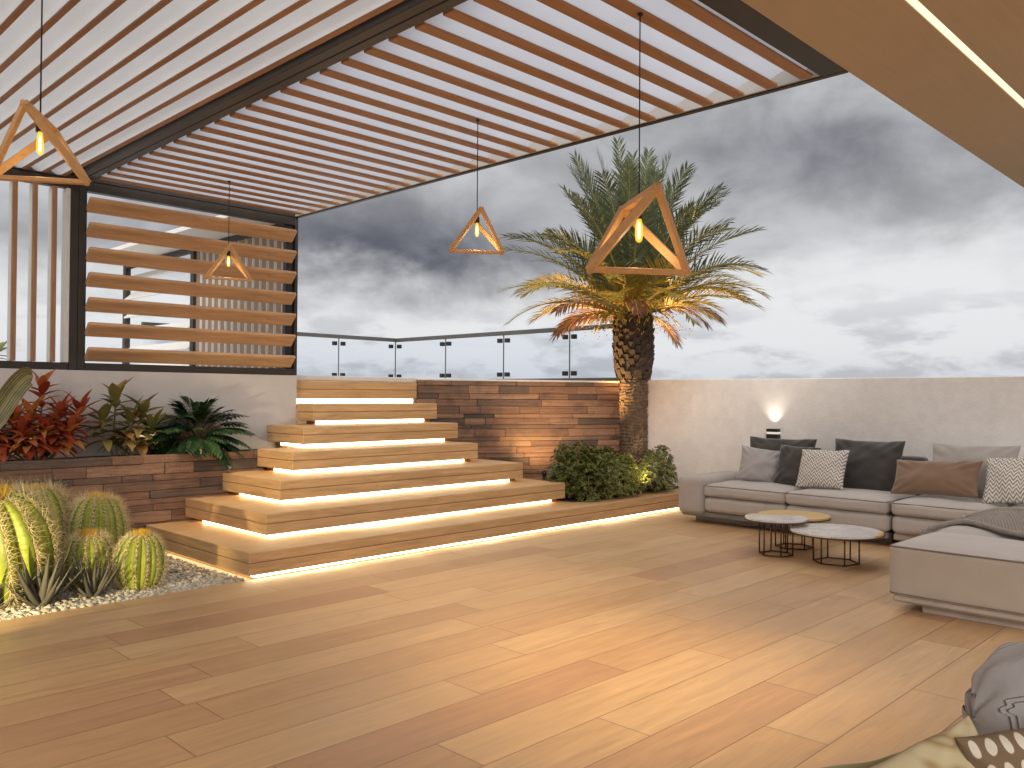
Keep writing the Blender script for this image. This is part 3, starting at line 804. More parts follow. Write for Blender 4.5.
so2 = thing('sofa', (8.6, 2.0, 0), 'grey corner sofa with a long deep chaise running towards the viewer', 'sofa', 'grey lounge sofas')
b = MB(); b.box(8.62, -.4, 0, 9.40, 3.04, .075, b=.006); b.build('plinth', M['plinth'], so2, so2.location)
b = MB(); b.box(8.40, 2.25, .076, 9.44, 3.11, .14, b=.012); b.build('platform', M['skirt'], so2, so2.location)
soft('seat_base', M['sofa'], so2, XF + .012, 2.245, .142, 9.25, 3.115, .315, r=.05, side=.012, n=14, wob=.004, seed=5)
ct = soft('seat_cushion', M['sofa'], so2, XF, 2.245, .318, 9.22, 3.115, .448, r=.042, puff=.040, side=.014, n=20, wob=.011, seed=6)
piping(ct, XF + .004, 2.25, 9.21, 3.11, .437, .004, .03)
soft('backrest', M['blue_grey'], so2, 9.24, -.4, .14, 9.42, 2.98, .83, r=.06, n=12, wob=.006)
# chaise
b = MB(); b.box(6.02, .0, 0, 9.2, 2.04, .062, b=.008); b.build('chaise_plinth', M['skirt'], so2, so2.location)
b = MB(); b.box(5.935, -.05, .063, 9.22, 2.205, .112, b=.016); b.build('chaise_skirt', M['skirt'], so2, so2.location)
chb = soft('chaise_body', M['chaise_side'], so2, 5.915, -.06, .110, 9.23, 2.222, .445, r=.028, side=.006, n=18, wob=.004, seed=9)
piping(chb, 5.92, -.055, 9.22, 2.216, .440, .006, .028); piping(chb, 5.918, -.058, 9.225, 2.219, .128, .005, .028)
b = MB()
for i in range(4):
    for j in range(3):
        x0 = 5.93 + i * .80; y0 = -.04 + j * .752
        def pad(u, v, x0=x0, y0=y0):
            f = (1 - (2 * u - 1) ** 4) * (1 - (2 * v - 1) ** 4)
            p = Vector((x0 + u * .798, y0 + v * .750, .443 + .034 * f ** .6)); p.z += mnoise.noise(p * 6) * .004 * f; return p
        b.grid(pad, 14, 14)
b.build('chaise_top', M['sofa'], so2, so2.location)

# ---- knitted throw on the chaise
def throw():
    near = [(6.50, 2.19), (6.72, 2.225), (7.0, 2.20), (7.05, 2.08), (6.93, 1.92), (6.75, 1.74), (6.68, 1.60), (6.66, 1.42), (6.62, 1.15), (6.6, .85)]
    far = [(7.46, 2.21), (7.62, 2.222), (7.85, 2.21), (8.05, 2.14), (8.12, 2.0), (8.12, 1.86), (8.12, 1.7), (8.1, 1.5), (8.08, 1.2), (8.05, .85)]
    def at(P, t):
        t = t * (len(P) - 1); i = min(int(t), len(P) - 2); f = t - i
        p0, p1, p2, p3 = P[max(i - 1, 0)], P[i], P[i + 1], P[min(i + 2, len(P) - 1)]
        return [.5 * ((2 * p1[k]) + (-p0[k] + p2[k]) * f + (2 * p0[k] - 5 * p1[k] + 4 * p2[k] - p3[k]) * f * f + (-p0[k] + 3 * p1[k] - 3 * p2[k] + p3[k]) * f ** 3) for k in (0, 1)]
    b = MB(); NU, NV = 420, 190
    def fn(u, v):
        a = at(near, u); c = at(far, u); x = a[0] + (c[0] - a[0]) * v; y = a[1] + (c[1] - a[1]) * v
        e_ = max(0, min(1, (2.235 - y) / .22)); e_ = e_ * (2 - e_)
        z = .452 + .040 * e_ + .006 * mnoise.noise(Vector((x * 3.2, y * 3.2, 0))) 
        row = v * 26; ph = .5 * (int(row) % 2)
        z += .020 * abs(math.sin(math.pi * row)) * (.25 + .75 * abs(math.sin(math.pi * (u * 52 + ph + .4 * (row % 1)))))
        return (x, y, z)
    b.grid(fn, NU, NV)
    for P in (near, far):                                    # thick plaited hems
        for s in (0, 1, 2):
            pts = []
            for i in range(241):
                u = i / 240; q = at(P, u); a = 2 * math.pi * (u * 46 + s / 3); e_ = max(0, min(1, (2.235 - q[1]) / .22)); e_ = e_ * (2 - e_); zz = .466 + .040 * e_
                pts.append((q[0] + .013 * math.cos(a), q[1] + .013 * math.cos(a) * .4, zz + .011 * math.sin(a)))
            b.tube(pts, .012, 6)
    o = b.build('knitted_throw', M['knit'])
    tag(o, 'chunky taupe knitted throw lying across the chaise', 'blanket'); return o
throw()

# ---- cushions
def cushion(name, mat, loc, w, h, th, tilt, yaw, roll, label, group, seed=0, cat='cushion', pinch=.07, wr=.017):
    b = MB(); n = 34
    for sgn in (-1, 1):
        def fn(a, c, sgn=sgn):
            u = math.sin((a - .5) * math.pi); v = math.sin((c - .5) * math.pi)
            x = u * w / 2 * (1 - pinch * (1 - v * v)); z = v * h / 2 * (1 - pinch * (1 - u * u))
            f = max(0, (1 - u ** 2)) ** .42 * max(0, (1 - v ** 2)) ** .42
            p = Vector((x * 4 + seed * 3.1, z * 4, sgn * 1.3))
            wk = mnoise.noise(p) * 1.2 + mnoise.noise(p * 2.3) * .9 + (1 - abs(mnoise.noise(p * 1.7 + Vector((7, 1, 3)))) * 2.2) * .5
            # creases that run in from the corners
            cr = math.sin(14 * (abs(u) - abs(v)) + 2 * mnoise.noise(p * .8)) * (abs(u * v)) ** 1.2
            y = sgn * (th / 2 * f + (wk * wr + cr * wr * .9) * min(1, f * 2.2))
            return (x, y, z + .02 * h * mnoise.noise(Vector((u * 1.5 + seed, 0, v))))
        b.grid(fn, n, n)
    # seam piping
    o = b.build(name, mat); weld(o, 2e-4)
    o.location = loc; o.rotation_euler = (R_(-tilt), R_(roll), R_(-90 + yaw)); o.rotation_mode = 'XYZ'
    tag(o, label, cat, group); return o
G = 'cushions on the sofas'
cushion('back_cushion', M['dark_cushion'], (9.07, 4.62, .71), .80, .56, .20, 16, 4, 0, 'big charcoal back cushion under the wall lamp, behind the plain pale grey cushion', G, 1)
cushion('back_cushion', M['dark_cushion'], (9.05, 3.63, .72), .76, .58, .22, 16, -3, 0, 'big charcoal back cushion in the middle of the sofas, right of the left chevron cushion', G, 2)
cushion('back_cushion', M['light_back'], (9.06, 2.60, .72), .80, .58, .20, 16, -2, 0, 'big pale beige back cushion behind the brown lumbar cushion', G, 3)
cushion('throw_cushion', M['grey_cushion'], (8.86, 4.76, .665), .46, .42, .15, 22, 26, 8, 'plain pale grey square cushion next to the sofa arm', G, 4)
cushion('throw_cushion', M['dark_cushion'], (8.90, 4.33, .69), .46, .46, .16, 22, 4, 2, 'small charcoal cushion tucked between the plain grey and the left chevron cushion', G, 5)
cushion('throw_cushion', M['chevron'], (8.74, 3.97, .685), .54, .44, .15, 24, -4, -2, 'chevron patterned cushion on the left sofa, in front of charcoal cushions', G, 6)
cushion('throw_cushion', M['brown_cushion'], (8.72, 2.83, .675), .82, .37, .17, 28, -5, -3, 'long cognac brown lumbar cushion between the two sofas', G, 7, wr=.016)
cushion('throw_cushion', M['chevron'], (8.72, 2.12, .70), .60, .46, .16, 24, -8, -4, 'chevron patterned cushion on the corner sofa at the right edge of the view', G, 8)

# ---- coffee tables
def coffee_table(loc, R, zt, rb, nleg, label, two, rotz=0, ring=True, th=.016):
    t = thing('coffee_table', loc, label, 'table', 'round coffee tables by the sofa', rotz)
    b = MB(); n = 64
    def disc(b, z0, z1, a0, a1, R, mi):
        ps = [(R * math.cos(a0 + (a1 - a0) * i / n), R * math.sin(a0 + (a1 - a0) * i / n)) for i in range(n + 1)]
        full = abs(a1 - a0) > 6.28
        if full: ps = ps[:-1]
        b.poly([(x, y, z1) for x, y in ps], mi); b.poly([(x, y, z0) for x, y in ps][::-1], mi)
        m = len(ps)
        for i in range(m):
            p, q = ps[i], ps[(i + 1) % m]; b.poly([(p[0], p[1], z0), (q[0], q[1], z0), (q[0], q[1], z1), (p[0], p[1], z1)], mi)
    if two is None: disc(b, zt - th, zt, 0, 2 * math.pi, R, 0)
    elif two == 'wood': disc(b, zt - th, zt, 0, 2 * math.pi, R, 1)
    else:
        a = two; disc(b, zt - th, zt, a, 2 * math.pi - a, R, 0); disc(b, zt - th, zt, -a, a, R, 1)
    b.build('table_top', [M['marble'], M['yellowwood']], t)
    b = MB(); pts = [(( R + .002) * math.cos(2 * math.pi * i / n), (R + .002) * math.sin(2 * math.pi * i / n), zt - th - .006) for i in range(n + 1)]
    b.tube(pts, .007, 6, cap=False); b.build('top_rim', M['bronze'], t)
    b = MB(); pts = [(rb * math.cos(2 * math.pi * i / nleg), rb * math.sin(2 * math.pi * i / nleg), .008) for i in range(nleg + 1)]
    b.tube(pts, .007, 6, cap=False); b.build('base_ring', M['bronze'], t)
    for i in range(nleg):
        a = 2 * math.pi * i / nleg; b = MB(); b.tube([(rb * math.cos(a), rb * math.sin(a), .006), (rb * math.cos(a), rb * math.sin(a), zt - th)], .007, 6); b.build('leg', M['bronze'], t)
    return t
pa = atZ(776, 517, .345); pb = atZ(794, 514.5, .315); pc = atZ(836, 530, .285)
coffee_table((pa.x, pa.y, 0), .275, .345, .15, 6, 'round coffee table with white marble top and a honey oak segment, nearest the sofa arm', R_(62), R_(44))
coffee_table((pb.x, pb.y, 0), .33, .315, .17, 6, 'round coffee table with a plain honey oak top behind the marble one', 'wood', 0)
coffee_table((pc.x, pc.y, 0), .385, .285, .19, 6, 'widest and lowest coffee table with a white top, close to the chaise', R_(28), R_(-75))

# ---- wall lamp on the parapet
wl = thing('wall_lamp', (9.80, 5.075, .995), 'small dark box lamp throwing light up the white parapet', 'lamp')
b = MB(); b.box(9.745, 5.0, 1.012, 9.829, 5.15, 1.05, b=.003); b.box(9.745, 5.0, .93, 9.829, 5.15, .985, b=.003); b.build('lamp_body', M['black'], wl, wl.location)
b = MB(); b.box(9.752, 5.006, .985, 9.829, 5.144, 1.012); b.build('lens', emis('lamp_lens', (1, .9, .75), .8), wl, wl.location)
lo = lamp('up_light', 'SPOT', (-.05, 0, .06), 8, (1, .88, .70), wl, .02, spot_size=R_(92), spot_blend=1.0); aim(lo, (0, 0, 0), (.035, 0, .5))

# ---- near armchair and its cushions, lower right corner
ac = thing('armchair', (0, 0, 0), 'grey slip-covered lounge chair cut off by the lower right corner', 'armchair')
ac.location = (F0 * 1.7 + RT * 1.4); ac.rotation_euler = (0, 0, math.atan2(RT.y, RT.x)); ac.location.z = 0
def acsoft(name, *a, **k):
    b = MB(); softbox(b, *a, **k); return weld(b.build(name, M['throw'], ac))
acsoft('seat', -.52, -.42, .06, .62, .36, .43, r=.08, n=12, puff=.02, wob=.01)
def arm_roll(z0, y0, x0, x1, rr):
    def fn(u, v):
        a = 2 * math.pi * v; x = x0 + u * (x1 - x0); q = min(u, 1 - u) / .2
        e = math.sqrt(max(0, 1 - (1 - q) ** 2)) if q < 1 else 1
        y = y0 + rr * e * math.cos(a); z = z0 + rr * (1.15 if math.sin(a) > 0 else 2.2) * e * math.sin(a)
        nz = mnoise.noise_vector(Vector((x * 4, y * 4, z * 2.5))) * .022; w_ = .011 * math.sin(26 * x + 9 * math.sin(a) * .5 + 5 * mnoise.noise(Vector((x * 3, a, 2)))) + (1 - abs(mnoise.noise(Vector((x * 5 + z * 3, y * 7, z * 2.2)))) * 2.4) * .016 + (1 - abs(mnoise.noise(Vector((x * 11 + 3, y * 9, z * 4)))) * 2.4) * .004; nz = nz + Vector((-.4, .2, .6)) * w_
        return (x + nz.x, y + nz.y, z + nz.z)
    return fn
b = MB(); b.grid(arm_roll(.60, .50, -.20, .95, .18), 220, 220); weld(b.build('armrest', M['throw'], ac))
b = MB(); b.grid(arm_roll(.55, -.55, -.45, .70, .14), 30, 30); weld(b.build('armrest', M['throw'], ac))
acsoft('backrest', .58, -.55, .08, .86, .50, .86, r=.10, n=12, wob=.02)
G2 = 'cushions on the near armchair'
def near_cushion(mat, px, D, w, h, th, tilt, yaw, roll, label, seed):
    return cushion('throw_cushion', mat, atD(px[0], px[1], D), w, h, th, tilt, 44.6 + yaw, roll, label, G2, seed)
near_cushion(M['leafprint'], (940, 848), 1.86, .42, .42, .14, 25, 6, -21, 'straw coloured leaf print cushion at the bottom edge, lower right', 11)
near_cushion(M['dotted'], (1062, 800), 1.84, .34, .32, .13, 20, -6, -14, 'brown cushion with pale dots in the very corner, lower right', 12)
near_cushion(M['olive'], (872, 838), 2.06, .36, .36, .11, 25, 4, -8, 'olive green cushion peeping in at the bottom edge', 13)

# ================================================================== PLANTS
def leaf(b, base, d, up, L, W, droop=.25, fold=.18, n=5, mi=0, shape=1.0):
    """one lance leaf: folded strip of quads that bends down towards its tip"""
    d = Vector(d).normalized(); up = Vector(up); s = d.cross(up)
    if s.length < 1e-4: s = d.cross(Vector((1, 0, 0)))
    s.normalize(); nn = s.cross(d).normalized()
    rows = []
    for i in range(n + 1):
        t = i / n; w = W * (math.sin(math.pi * min(1, t ** .8 * .97 + .03)) ** shape) * .5 if 0 < i < n else (W * .08 if i == 0 else 0.0)
        c = Vector(base) + d * (L * (t - .15 * droop * t * t)) + nn * (-droop * L * t * t) * .8 + Vector((0, 0, -droop * L * t * t * .35))
        rows.append((c + s * w + nn * (fold * w), c, c - s * w + nn * (fold * w)))
    k = len(b.v)
    for r3 in rows: b.v += [tuple(p) for p in r3]
    for i in range(n):
        for j in (0, 1):
            a = k + i * 3 + j; b.f.append((a, a + 1, a + 4, a + 3)); b.mi.append(mi); b.sm.append(True)

def palm():
    P = thing('palm_tree', (8.80, 6.50, .2), 'date palm rising from the corner planter before the brick wall', 'palm tree')
    r = random.Random(12); O = P.location; H0, H1, H2 = .1, 1.66, 2.56
    def ctr(z): t = (z - .2) / 2.4; return Vector((8.80 + .015 * math.sin(t * 4), 6.50, z))
    b = MB(); n = 40
    zs = [.1 + (H1 + .1 - .1) * i / 44 for i in range(45)]
    for i, z in enumerate(zs): pass
    def trunk(u, v):
        z = .1 + v * 1.72; a = 2 * math.pi * u
        rad = .165 + .03 * math.exp(-(z - .1) / .25) + .012 * v + .007 * math.sin(z * 150 + 3 * mnoise.noise(Vector((math.cos(a) * 2, math.sin(a) * 2, z * 8)))) + .012 * mnoise.noise(Vector((math.cos(a) * 3, math.sin(a) * 3, z * 14)))
        c = ctr(z); return (c.x + rad * math.cos(a), c.y + rad * math.sin(a), z)
    b.grid(trunk, 48, 150, 0, True, wrapu=True)
    # small bark tufts on the lower trunk
    for k in range(520):
        z = r.uniform(.25, 1.72); a = r.uniform(0, 6.283); c = ctr(z); rad = .172
        q = Vector((math.cos(a), math.sin(a), 0)); p = c + q * rad; tng = Vector((-q.y, q.x, 0)); w = r.uniform(.012, .03)
        tip = p + q * r.uniform(.012, .03) + Vector((0, 0, r.uniform(.02, .045)))
        b.poly([p - tng * w, p + tng * w, tip + tng * w * .3, tip - tng * w * .3])
    b.build('trunk', M['fibre'], P, O)
    # leaf-base boots
    b = MB(); rows = 17
    for i in range(rows):
        z = H1 + .02 + (H2 - H1) * i / rows; t = i / rows; R0 = .185 + .045 * math.sin(math.pi * min(1, t * .85 + .12))
        m = 11
        for j in range(m):
            a = 2 * math.pi * (j + .5 * (i % 2)) / m + r.uniform(-.06, .06); q = Vector((math.cos(a), math.sin(a), 0)); tg = Vector((-q.y, q.x, 0)); c = ctr(z)
            w = .052 * r.uniform(.85, 1.15); hh = .085 * r.uniform(.8, 1.25); out = r.uniform(.03, .055)
            p0 = c + q * (R0 - .035); base = [p0 - tg * w, p0 + tg * w]; up = Vector((0, 0, 1))
            tip = c + q * (R0 + out) + up * hh
            lo = c + q * (R0 + .012) - up * .01
            A, B = base[0], base[1]; C, D = tip + tg * w * .62, tip - tg * w * .62; E, F = lo + tg * w * .9, lo - tg * w * .9; T = tip + q * -.03 + up * .012
            b.poly([F, E, C, D]); b.poly([A, F, D, T - tg * w * .5]); b.poly([E, B, T + tg * w * .5, C]); b.poly([D, C, T + tg * w * .5, T - tg * w * .5])
    b.tube([ctr(H1 - .05), ctr(H1 + .15), ctr(H1 + .55), ctr(H2 + .02), ctr(H2 + .2)], [.17, .20, .205, .17, .06], 16, 0)
    b.build('leaf_bases', M['boot'], P, O)
    N = 92; C0 = ctr(H2 + .06)
    for k in range(N):
        t = k / (N - 1); a = k * 2.39996 + r.uniform(-.2, .2)
        e = R_(87 - 74 * t + r.uniform(-7, 7))
        L = (1.98 - .35 * abs(t - .3)) * r.uniform(.88, 1.08); L *= 1 - .12 * t - .30 * max(0, t - .8) / .2
        droop = (.72 + .12 * t) * r.uniform(.75, 1.2) + (.12 if t > .92 else 0)
        hd = Vector((math.cos(a), math.sin(a), 0)); pts = []; d = hd * math.cos(e) + Z * math.sin(e); p = C0 + hd * (.06 + .05 * t) - Z * (.16 * t)
        ns = 26; el = e; pts.append(p.copy())
        sidev = Vector((-hd.y, hd.x, 0)); sway = r.uniform(-.25, .25)
        for i in range(ns):
            s = i / ns; el -= droop * (.25 + 1.5 * s) * math.cos(el) * (1.25 / ns) if el > -1.35 else 0
            dd = (hd * math.cos(el) + Z * math.sin(el) + sidev * sway * s * .5).normalized(); p = p + dd * (L / ns); pts.append(p.copy())
        dead = t > .92; low = .64 < t <= .92
        b = MB(); b.tube(pts, [.022 * (1 - .88 * i / ns) ** 1.0 for i in range(ns + 1)], 5, 1)
        roll = r.uniform(-.5, .5)
        for i in range(1, ns * 2 + 1):
            s = i / (ns * 2)
            if s < .16: continue
            x = s * ns; i0 = min(int(x), ns - 1); f = x - i0; q = pts[i0].lerp(pts[i0 + 1], f); dr = (pts[i0 + 1] - pts[i0]).normalized()
            sv_ = dr.cross(Z); 
            if sv_.length < .05: sv_ = sidev
            sv_.normalize(); nv = sv_.cross(dr).normalized()
            sv_, nv = sv_ * math.cos(roll) + nv * math.sin(roll), nv * math.cos(roll) - sv_ * math.sin(roll)
            ll = (.40 * math.sin(math.pi * min(1, .12 + s * .80)) ** .7) * r.uniform(.85, 1.12) * (1 if not dead else .72)
            for sg in (-1, 1):
                ang = R_(58 - 30 * s + r.uniform(-7, 7)); lift = .35 + r.uniform(-.18, .18)
                ld = (dr * math.cos(ang) + sv_ * sg * math.sin(ang) + nv * lift * math.sin(ang)).normalized()
                w = .0105 * r.uniform(.8, 1.2); wn = ld.cross(nv).normalized()
                m1 = q + ld * ll * .5 - Z * ll * (.035 if not dead else .12); tp = q + ld * ll - Z * ll * (.16 if not dead else .42)
                b.poly([q - wn * w * .5, q + wn * w * .5, m1 + wn * w, m1 - wn * w]); b.poly([m1 - wn * w, m1 + wn * w, tp])
        b.build('frond', [M['frond_dead'] if dead else (M['frond_low'] if low else M['frond']), M['rachis']], P, O)
    # hanging flower stalks under the crown
    b = MB()
    for k in range(26):
        a = r.uniform(0, 6.283); hd = Vector((math.cos(a), math.sin(a), 0)); p = C0 - Z * .05 + hd * .1
        pts = [p]; L = r.uniform(.35, .75)
        for i in range(1, 7): s = i / 6; pts.append(p + hd * L * s * .9 + Z * (.18 * s - .55 * s * s) * L)
        b.tube(pts, .006, 4)
        for j in range(26):
            q = pts[r.randint(3, 6)] + Vector((r.uniform(-.09, .09), r.uniform(-.09, .09), r.uniform(-.14, .04))); b.tube([q, q - Z * .018 + hd * .006], [.007, .004], 4)
    b.build('fruit_stalks', M['frond_low'], P, O)
palm()

def shrub(loc, rx, ry, h, n, mat, label, seed, ls=.05):
    t = thing('shrub', loc, label, 'shrub', 'shrubs round the palm')
    r = random.Random(seed); b = MB(); O = Vector(loc)
    for k in range(n):
        a = r.uniform(0, 6.283); zf = r.random() ** .75; rr = (1 - (zf * .92) ** 2.4) ** .5 * (r.random() ** .33)
        lump = 1 + .22 * mnoise.noise(Vector((math.cos(a) * 1.6 + seed, math.sin(a) * 1.6, zf * 2.5)))
        p = Vector((rx * rr * math.cos(a) * lump, ry * rr * math.sin(a) * lump, zf * h * lump + .02))
        dirv = Vector((p.x / rx, p.y / ry, .5 + zf)).normalized()
        base = p
        m = r.choice((4, 5, 6))
        for j in range(m):
            q = 2 * math.pi * j / m + r.random(); s1 = dirv.cross(Vector((.3, .2, .9))).normalized(); s2 = dirv.cross(s1)
            d = (dirv * r.uniform(.35, .9) + s1 * math.cos(q) + s2 * math.sin(q)).normalized()
            leaf(b, base, d, dirv, ls * r.uniform(.7, 1.25), ls * .42, .15, .2, 2)
    b.build('foliage', mat, t)
    b = MB()
    for k in range(16):
        a = r.uniform(0, 6.283); b.tube([(0, 0, -.02), (rx * .35 * math.cos(a), ry * .35 * math.sin(a), h * .4), (rx * .7 * math.cos(a), ry * .7 * math.sin(a), h * .78)], [.012, .008, .004], 5)
    b.build('stem', M['stem'], t)
    return t
shrub((7.78, 6.60, .22), .46, .30, .56, 1100, M['shrub_dark'], 'tallest dark green shrub at the left end of the palm planter', 1)
shrub((8.36, 6.72, .22), .46, .25, .52, 1000, M['shrub_dark'], 'dark green shrub right at the foot of the palm trunk', 2)
shrub((8.22, 6.28, .22), .44, .20, .46, 1100, M['shrub_var'], 'low yellow-green variegated shrub at the front of the palm planter', 3, .042)
shrub((9.02, 6.36, .22), .46, .27, .50, 1300, M['shrub_var'], 'rounded yellow-green variegated shrub at the right end, next to the sofa', 4, .042)
shrub((7.72, 6.32, .22), .24, .18, .36, 340, M['shrub_dark'], 'small dark shrub where the steps meet the palm planter', 6)
b = MB()
b.grid(lambda u, v: (7.42 + u * 2.40, 6.32 + v * (1.0), .222 + .05 * math.sin(math.pi * u) * v), 10, 6); tag(b.build('planter_bed', M['soil']), kind='structure')

# plants in the long planter
def lance_plant(loc, stems, mat, label, name, cat, seed, L=.3, W=.075, nl=13):
    t = thing(name, loc, label, cat); r = random.Random(seed); bs = MB(); bl = MB()
    for (dx, dy, h, lean) in stems:
        top = Vector((dx, dy, h)); base = Vector((dx * .25, dy * .25, 0)); mid = (base + top) / 2 + Vector((lean, 0, 0))
        pts = [base, base.lerp(mid, .6), mid, mid.lerp(top, .6), top]; bs.tube(pts, [.010, .009, .008, .007, .005], 6)
        for k in range(nl):
            s = .35 + .65 * k / (nl - 1); x = s * 4; i = min(int(x), 3); p = pts[i].lerp(pts[i + 1], x - i)
            a = k * 2.4 + r.uniform(-.3, .3); e = R_(70 * s ** 3 - 5 + r.uniform(-12, 12)); d = Vector((math.cos(a) * math.cos(e), math.sin(a) * math.cos(e) * .75, math.sin(e)))
            leaf(bl, p, d, Z, L * r.uniform(.75, 1.15), W * r.uniform(.8, 1.2), .45 * (1.1 - s * .7), .3, 6, 0, .85)
    bs.build('stem', M['stem'], t); bl.build('foliage', mat, t); return t
lance_plant((2.40, 8.20, .85), [(0, 0, .66, .0), (-.52, -.04, .40, -.02), (-.62, -.08, .26, 0), (-.10, -.06, .40, -.02), (.14, -.05, .42, .02), (-.24, 0, .36, -.03), (.32, -.02, .44, .03), (-.40, -.05, .32, 0), (.02, -.1, .28, 0), (.22, -.1, .26, 0), (-.2, -.12, .24, 0)], M['red_leaf'], 'tall red croton at the left of the long planter', 'croton_plant', 'plant', 31, .23, .072, 32)
lance_plant((3.06, 8.22, .85), [(-.02, 0, .56, -.02), (.22, -.03, .44, .03), (-.16, -.05, .36, -.03), (.10, -.08, .34, 0), (.30, -.08, .26, .02)], M['croton_leaf'], 'green and bronze croton in the middle of the long planter', 'croton_plant', 'plant', 32, .25, .095, 19)
def philodendron(loc, label):
    t = thing('philodendron', loc, label, 'plant'); r = random.Random(8); bl = MB(); bs = MB()
    for k in range(92):
        a = k * 2.4 + r.uniform(-.3, .3); e = R_(80 - 80 * (k / 92) ** .8 + r.uniform(-8, 8)); Ls = r.uniform(.17, .30)
        d = Vector((math.cos(a) * math.cos(e), .62 * math.sin(a) * math.cos(e), math.sin(e) * 1.0)); base = Vector((0, 0, .10)); tip = base + d * Ls * 1.15
        bs.tube([base, base.lerp(tip, .5) + Z * .02, tip], [.006, .005, .004], 4)
        # deeply cut blade: fingers along a midrib
        dd = (d - Z * .35).normalized(); sd_ = dd.cross(Z).normalized(); LL = r.uniform(.20, .27)
        for j in range(8):
            s = j / 8; p = tip + dd * LL * s - Z * (.10 * s * s)
            for sg in (-1, 1):
                fl = (.115 * math.sin(math.pi * (.22 + .7 * s)) + .02); fd = (dd * (.45 + .5 * s) + sd_ * sg * (1 - .3 * s) - Z * .15).normalized()
                leaf(bl, p, fd, Z, fl * 1.15, .040, .25, .1, 3)
        leaf(bl, tip, dd, Z, LL * 1.15, .045, .3, .1, 4)
    bs.tube([(0, 0, -.02), (.0, 0, .12)], [.035, .03], 8)
    bs.build('stem', M['stem'], t); bl.build('foliage', M['philo'], t)
philodendron((3.83, 8.20, .85), 'dark green philodendron with cut leaves beside the stairs')
b_ = lance_plant((2.35, 11.6, 1.664), [(0, 0, .42, 0), (.3, 0, .30, 0), (-.35, 0, .34, 0), (.6, .1, .26, 0)], M['shrub_dark'], 'green plant on the terrace seen through the upright slats', 'terrace_plant', 'plant', 40, .34, .09, 14)

# ---- cacti
def barrel(loc, R, H, nr, tilt, label, seed, spl=.05, squash=1.0, yaw=0):
    t = thing('barrel_cactus', loc, label, 'cactus', 'barrel cacti in the gravel bed', yaw); t.rotation_euler = (tilt[0], tilt[1], yaw)
    r = random.Random(seed); NU = nr * 8; NV = 26; b = MB(); vals = []
    def surf(a, v, amp=1):
        th = math.pi * (.02 + .93 * v); z = H * (.5 + .5 * math.cos(th)) - .02; rr = R * math.sin(th) ** .72
        rib = abs(math.cos(a * nr / 2)); k = rib ** .75
        f = 1 - .20 * (1 - k) * min(1, math.sin(th) * 1.5)
        dip = -.05 * H * math.exp(-(v / .08) ** 2)
        return Vector((rr * f * math.cos(a), rr * f * math.sin(a), z + dip)), k
    def fn(u, v): return surf(2 * math.pi * u, v)[0]
    b.grid(fn, NU, NV, 0, True, wrapu=True)
    o = b.build('cactus_body', M['cactus'], t)
    at = o.data.attributes.new('rib', 'FLOAT', 'POINT'); vals = []
    for i in range(NU):
        for j in range(NV + 1): k = surf(2 * math.pi * i / NU, j / NV)[1]; vals.append(.98 * (1 - k) + .12 if k > .35 else .75 - (.35 - k) * 1.2)
    at.data.foreach_set('value', vals)
    b = MB()
    def needle(p, d, L, w):
        s = d.cross(Vector((.2, .5, .8))).normalized(); q = d.cross(s); tip = p + d * L
        b.poly([p + s * w, p - s * w * .5 + q * w * .87, tip]); b.poly([p - s * w * .5 + q * w * .87, p - s * w * .5 - q * w * .87, tip]); b.poly([p - s * w * .5 - q * w * .87, p + s * w, tip])
    for i in range(nr):
        a = 2 * math.pi * (i) / nr; na = max(7, int(H / .030))
        for j in range(na):
            v = .10 + .80 * (j + r.random() * .3) / na; p, _ = surf(a, v); n0 = Vector((p.x / R / R, p.y / R / R, (p.z - H * .45) / (H * H / 4))).normalized()
            s1 = n0.cross(Z); s1 = s1.normalized() if s1.length > .01 else Vector((1, 0, 0)); s2 = n0.cross(s1)
            for k in range(8):
                q = 2 * math.pi * (k + r.random() * .6) / 8; needle(p, (n0 * r.uniform(.35, 1.1) + s1 * math.cos(q) * .9 + s2 * math.sin(q) * .9).normalized(), spl * r.uniform(.7, 1.3), .0018)
    b.build('spines', M['spine'], t)
    b = MB()
    for k in range(420):
        a = r.uniform(0, 6.283); q = R * .30 * math.sqrt(r.random()); p = Vector((q * math.cos(a), q * math.sin(a), H * .985 - .05 * H + .4 * H * .0 - q * q * .6 / R))
        d = Vector((math.cos(a) * q / R * 1.6, math.sin(a) * q / R * 1.6, 1)).normalized(); needle(p, (d + Vector((r.uniform(-.3, .3), r.uniform(-.3, .3), 0))).normalized(), .035 * r.uniform(.6, 1.4) * (R / .16), .0035)
    b.build('crown_wool', M['wool'], t)
    return t
barrel((2.55, 6.40, -.01), .175, .43, 14, (0, .04), 'neat yellow-green barrel cactus at the right end of the gravel bed', 1, .05, yaw=.1)
barrel((1.72, 6.66, -.01), .37, .82, 13, (.10, -.20), 'largest barrel cactus with a yellow crown at the left edge', 2, .10, yaw=.3)
barrel((2.48, 7.10, .0), .225, .64, 15, (-.05, .08), 'spiny barrel cactus standing behind, in the middle of the group', 3, .085, yaw=.5)
barrel((2.30, 6.70, -.01), .175, .43, 14, (.05, -.05), 'small barrel cactus squeezed between the big one and the neat one', 4, .07, yaw=.2)
barrel((2.12, 7.25, -.01), .25, .74, 13, (-.12, .16), 'very spiny barrel cactus behind the largest one', 5, .12, yaw=.9)

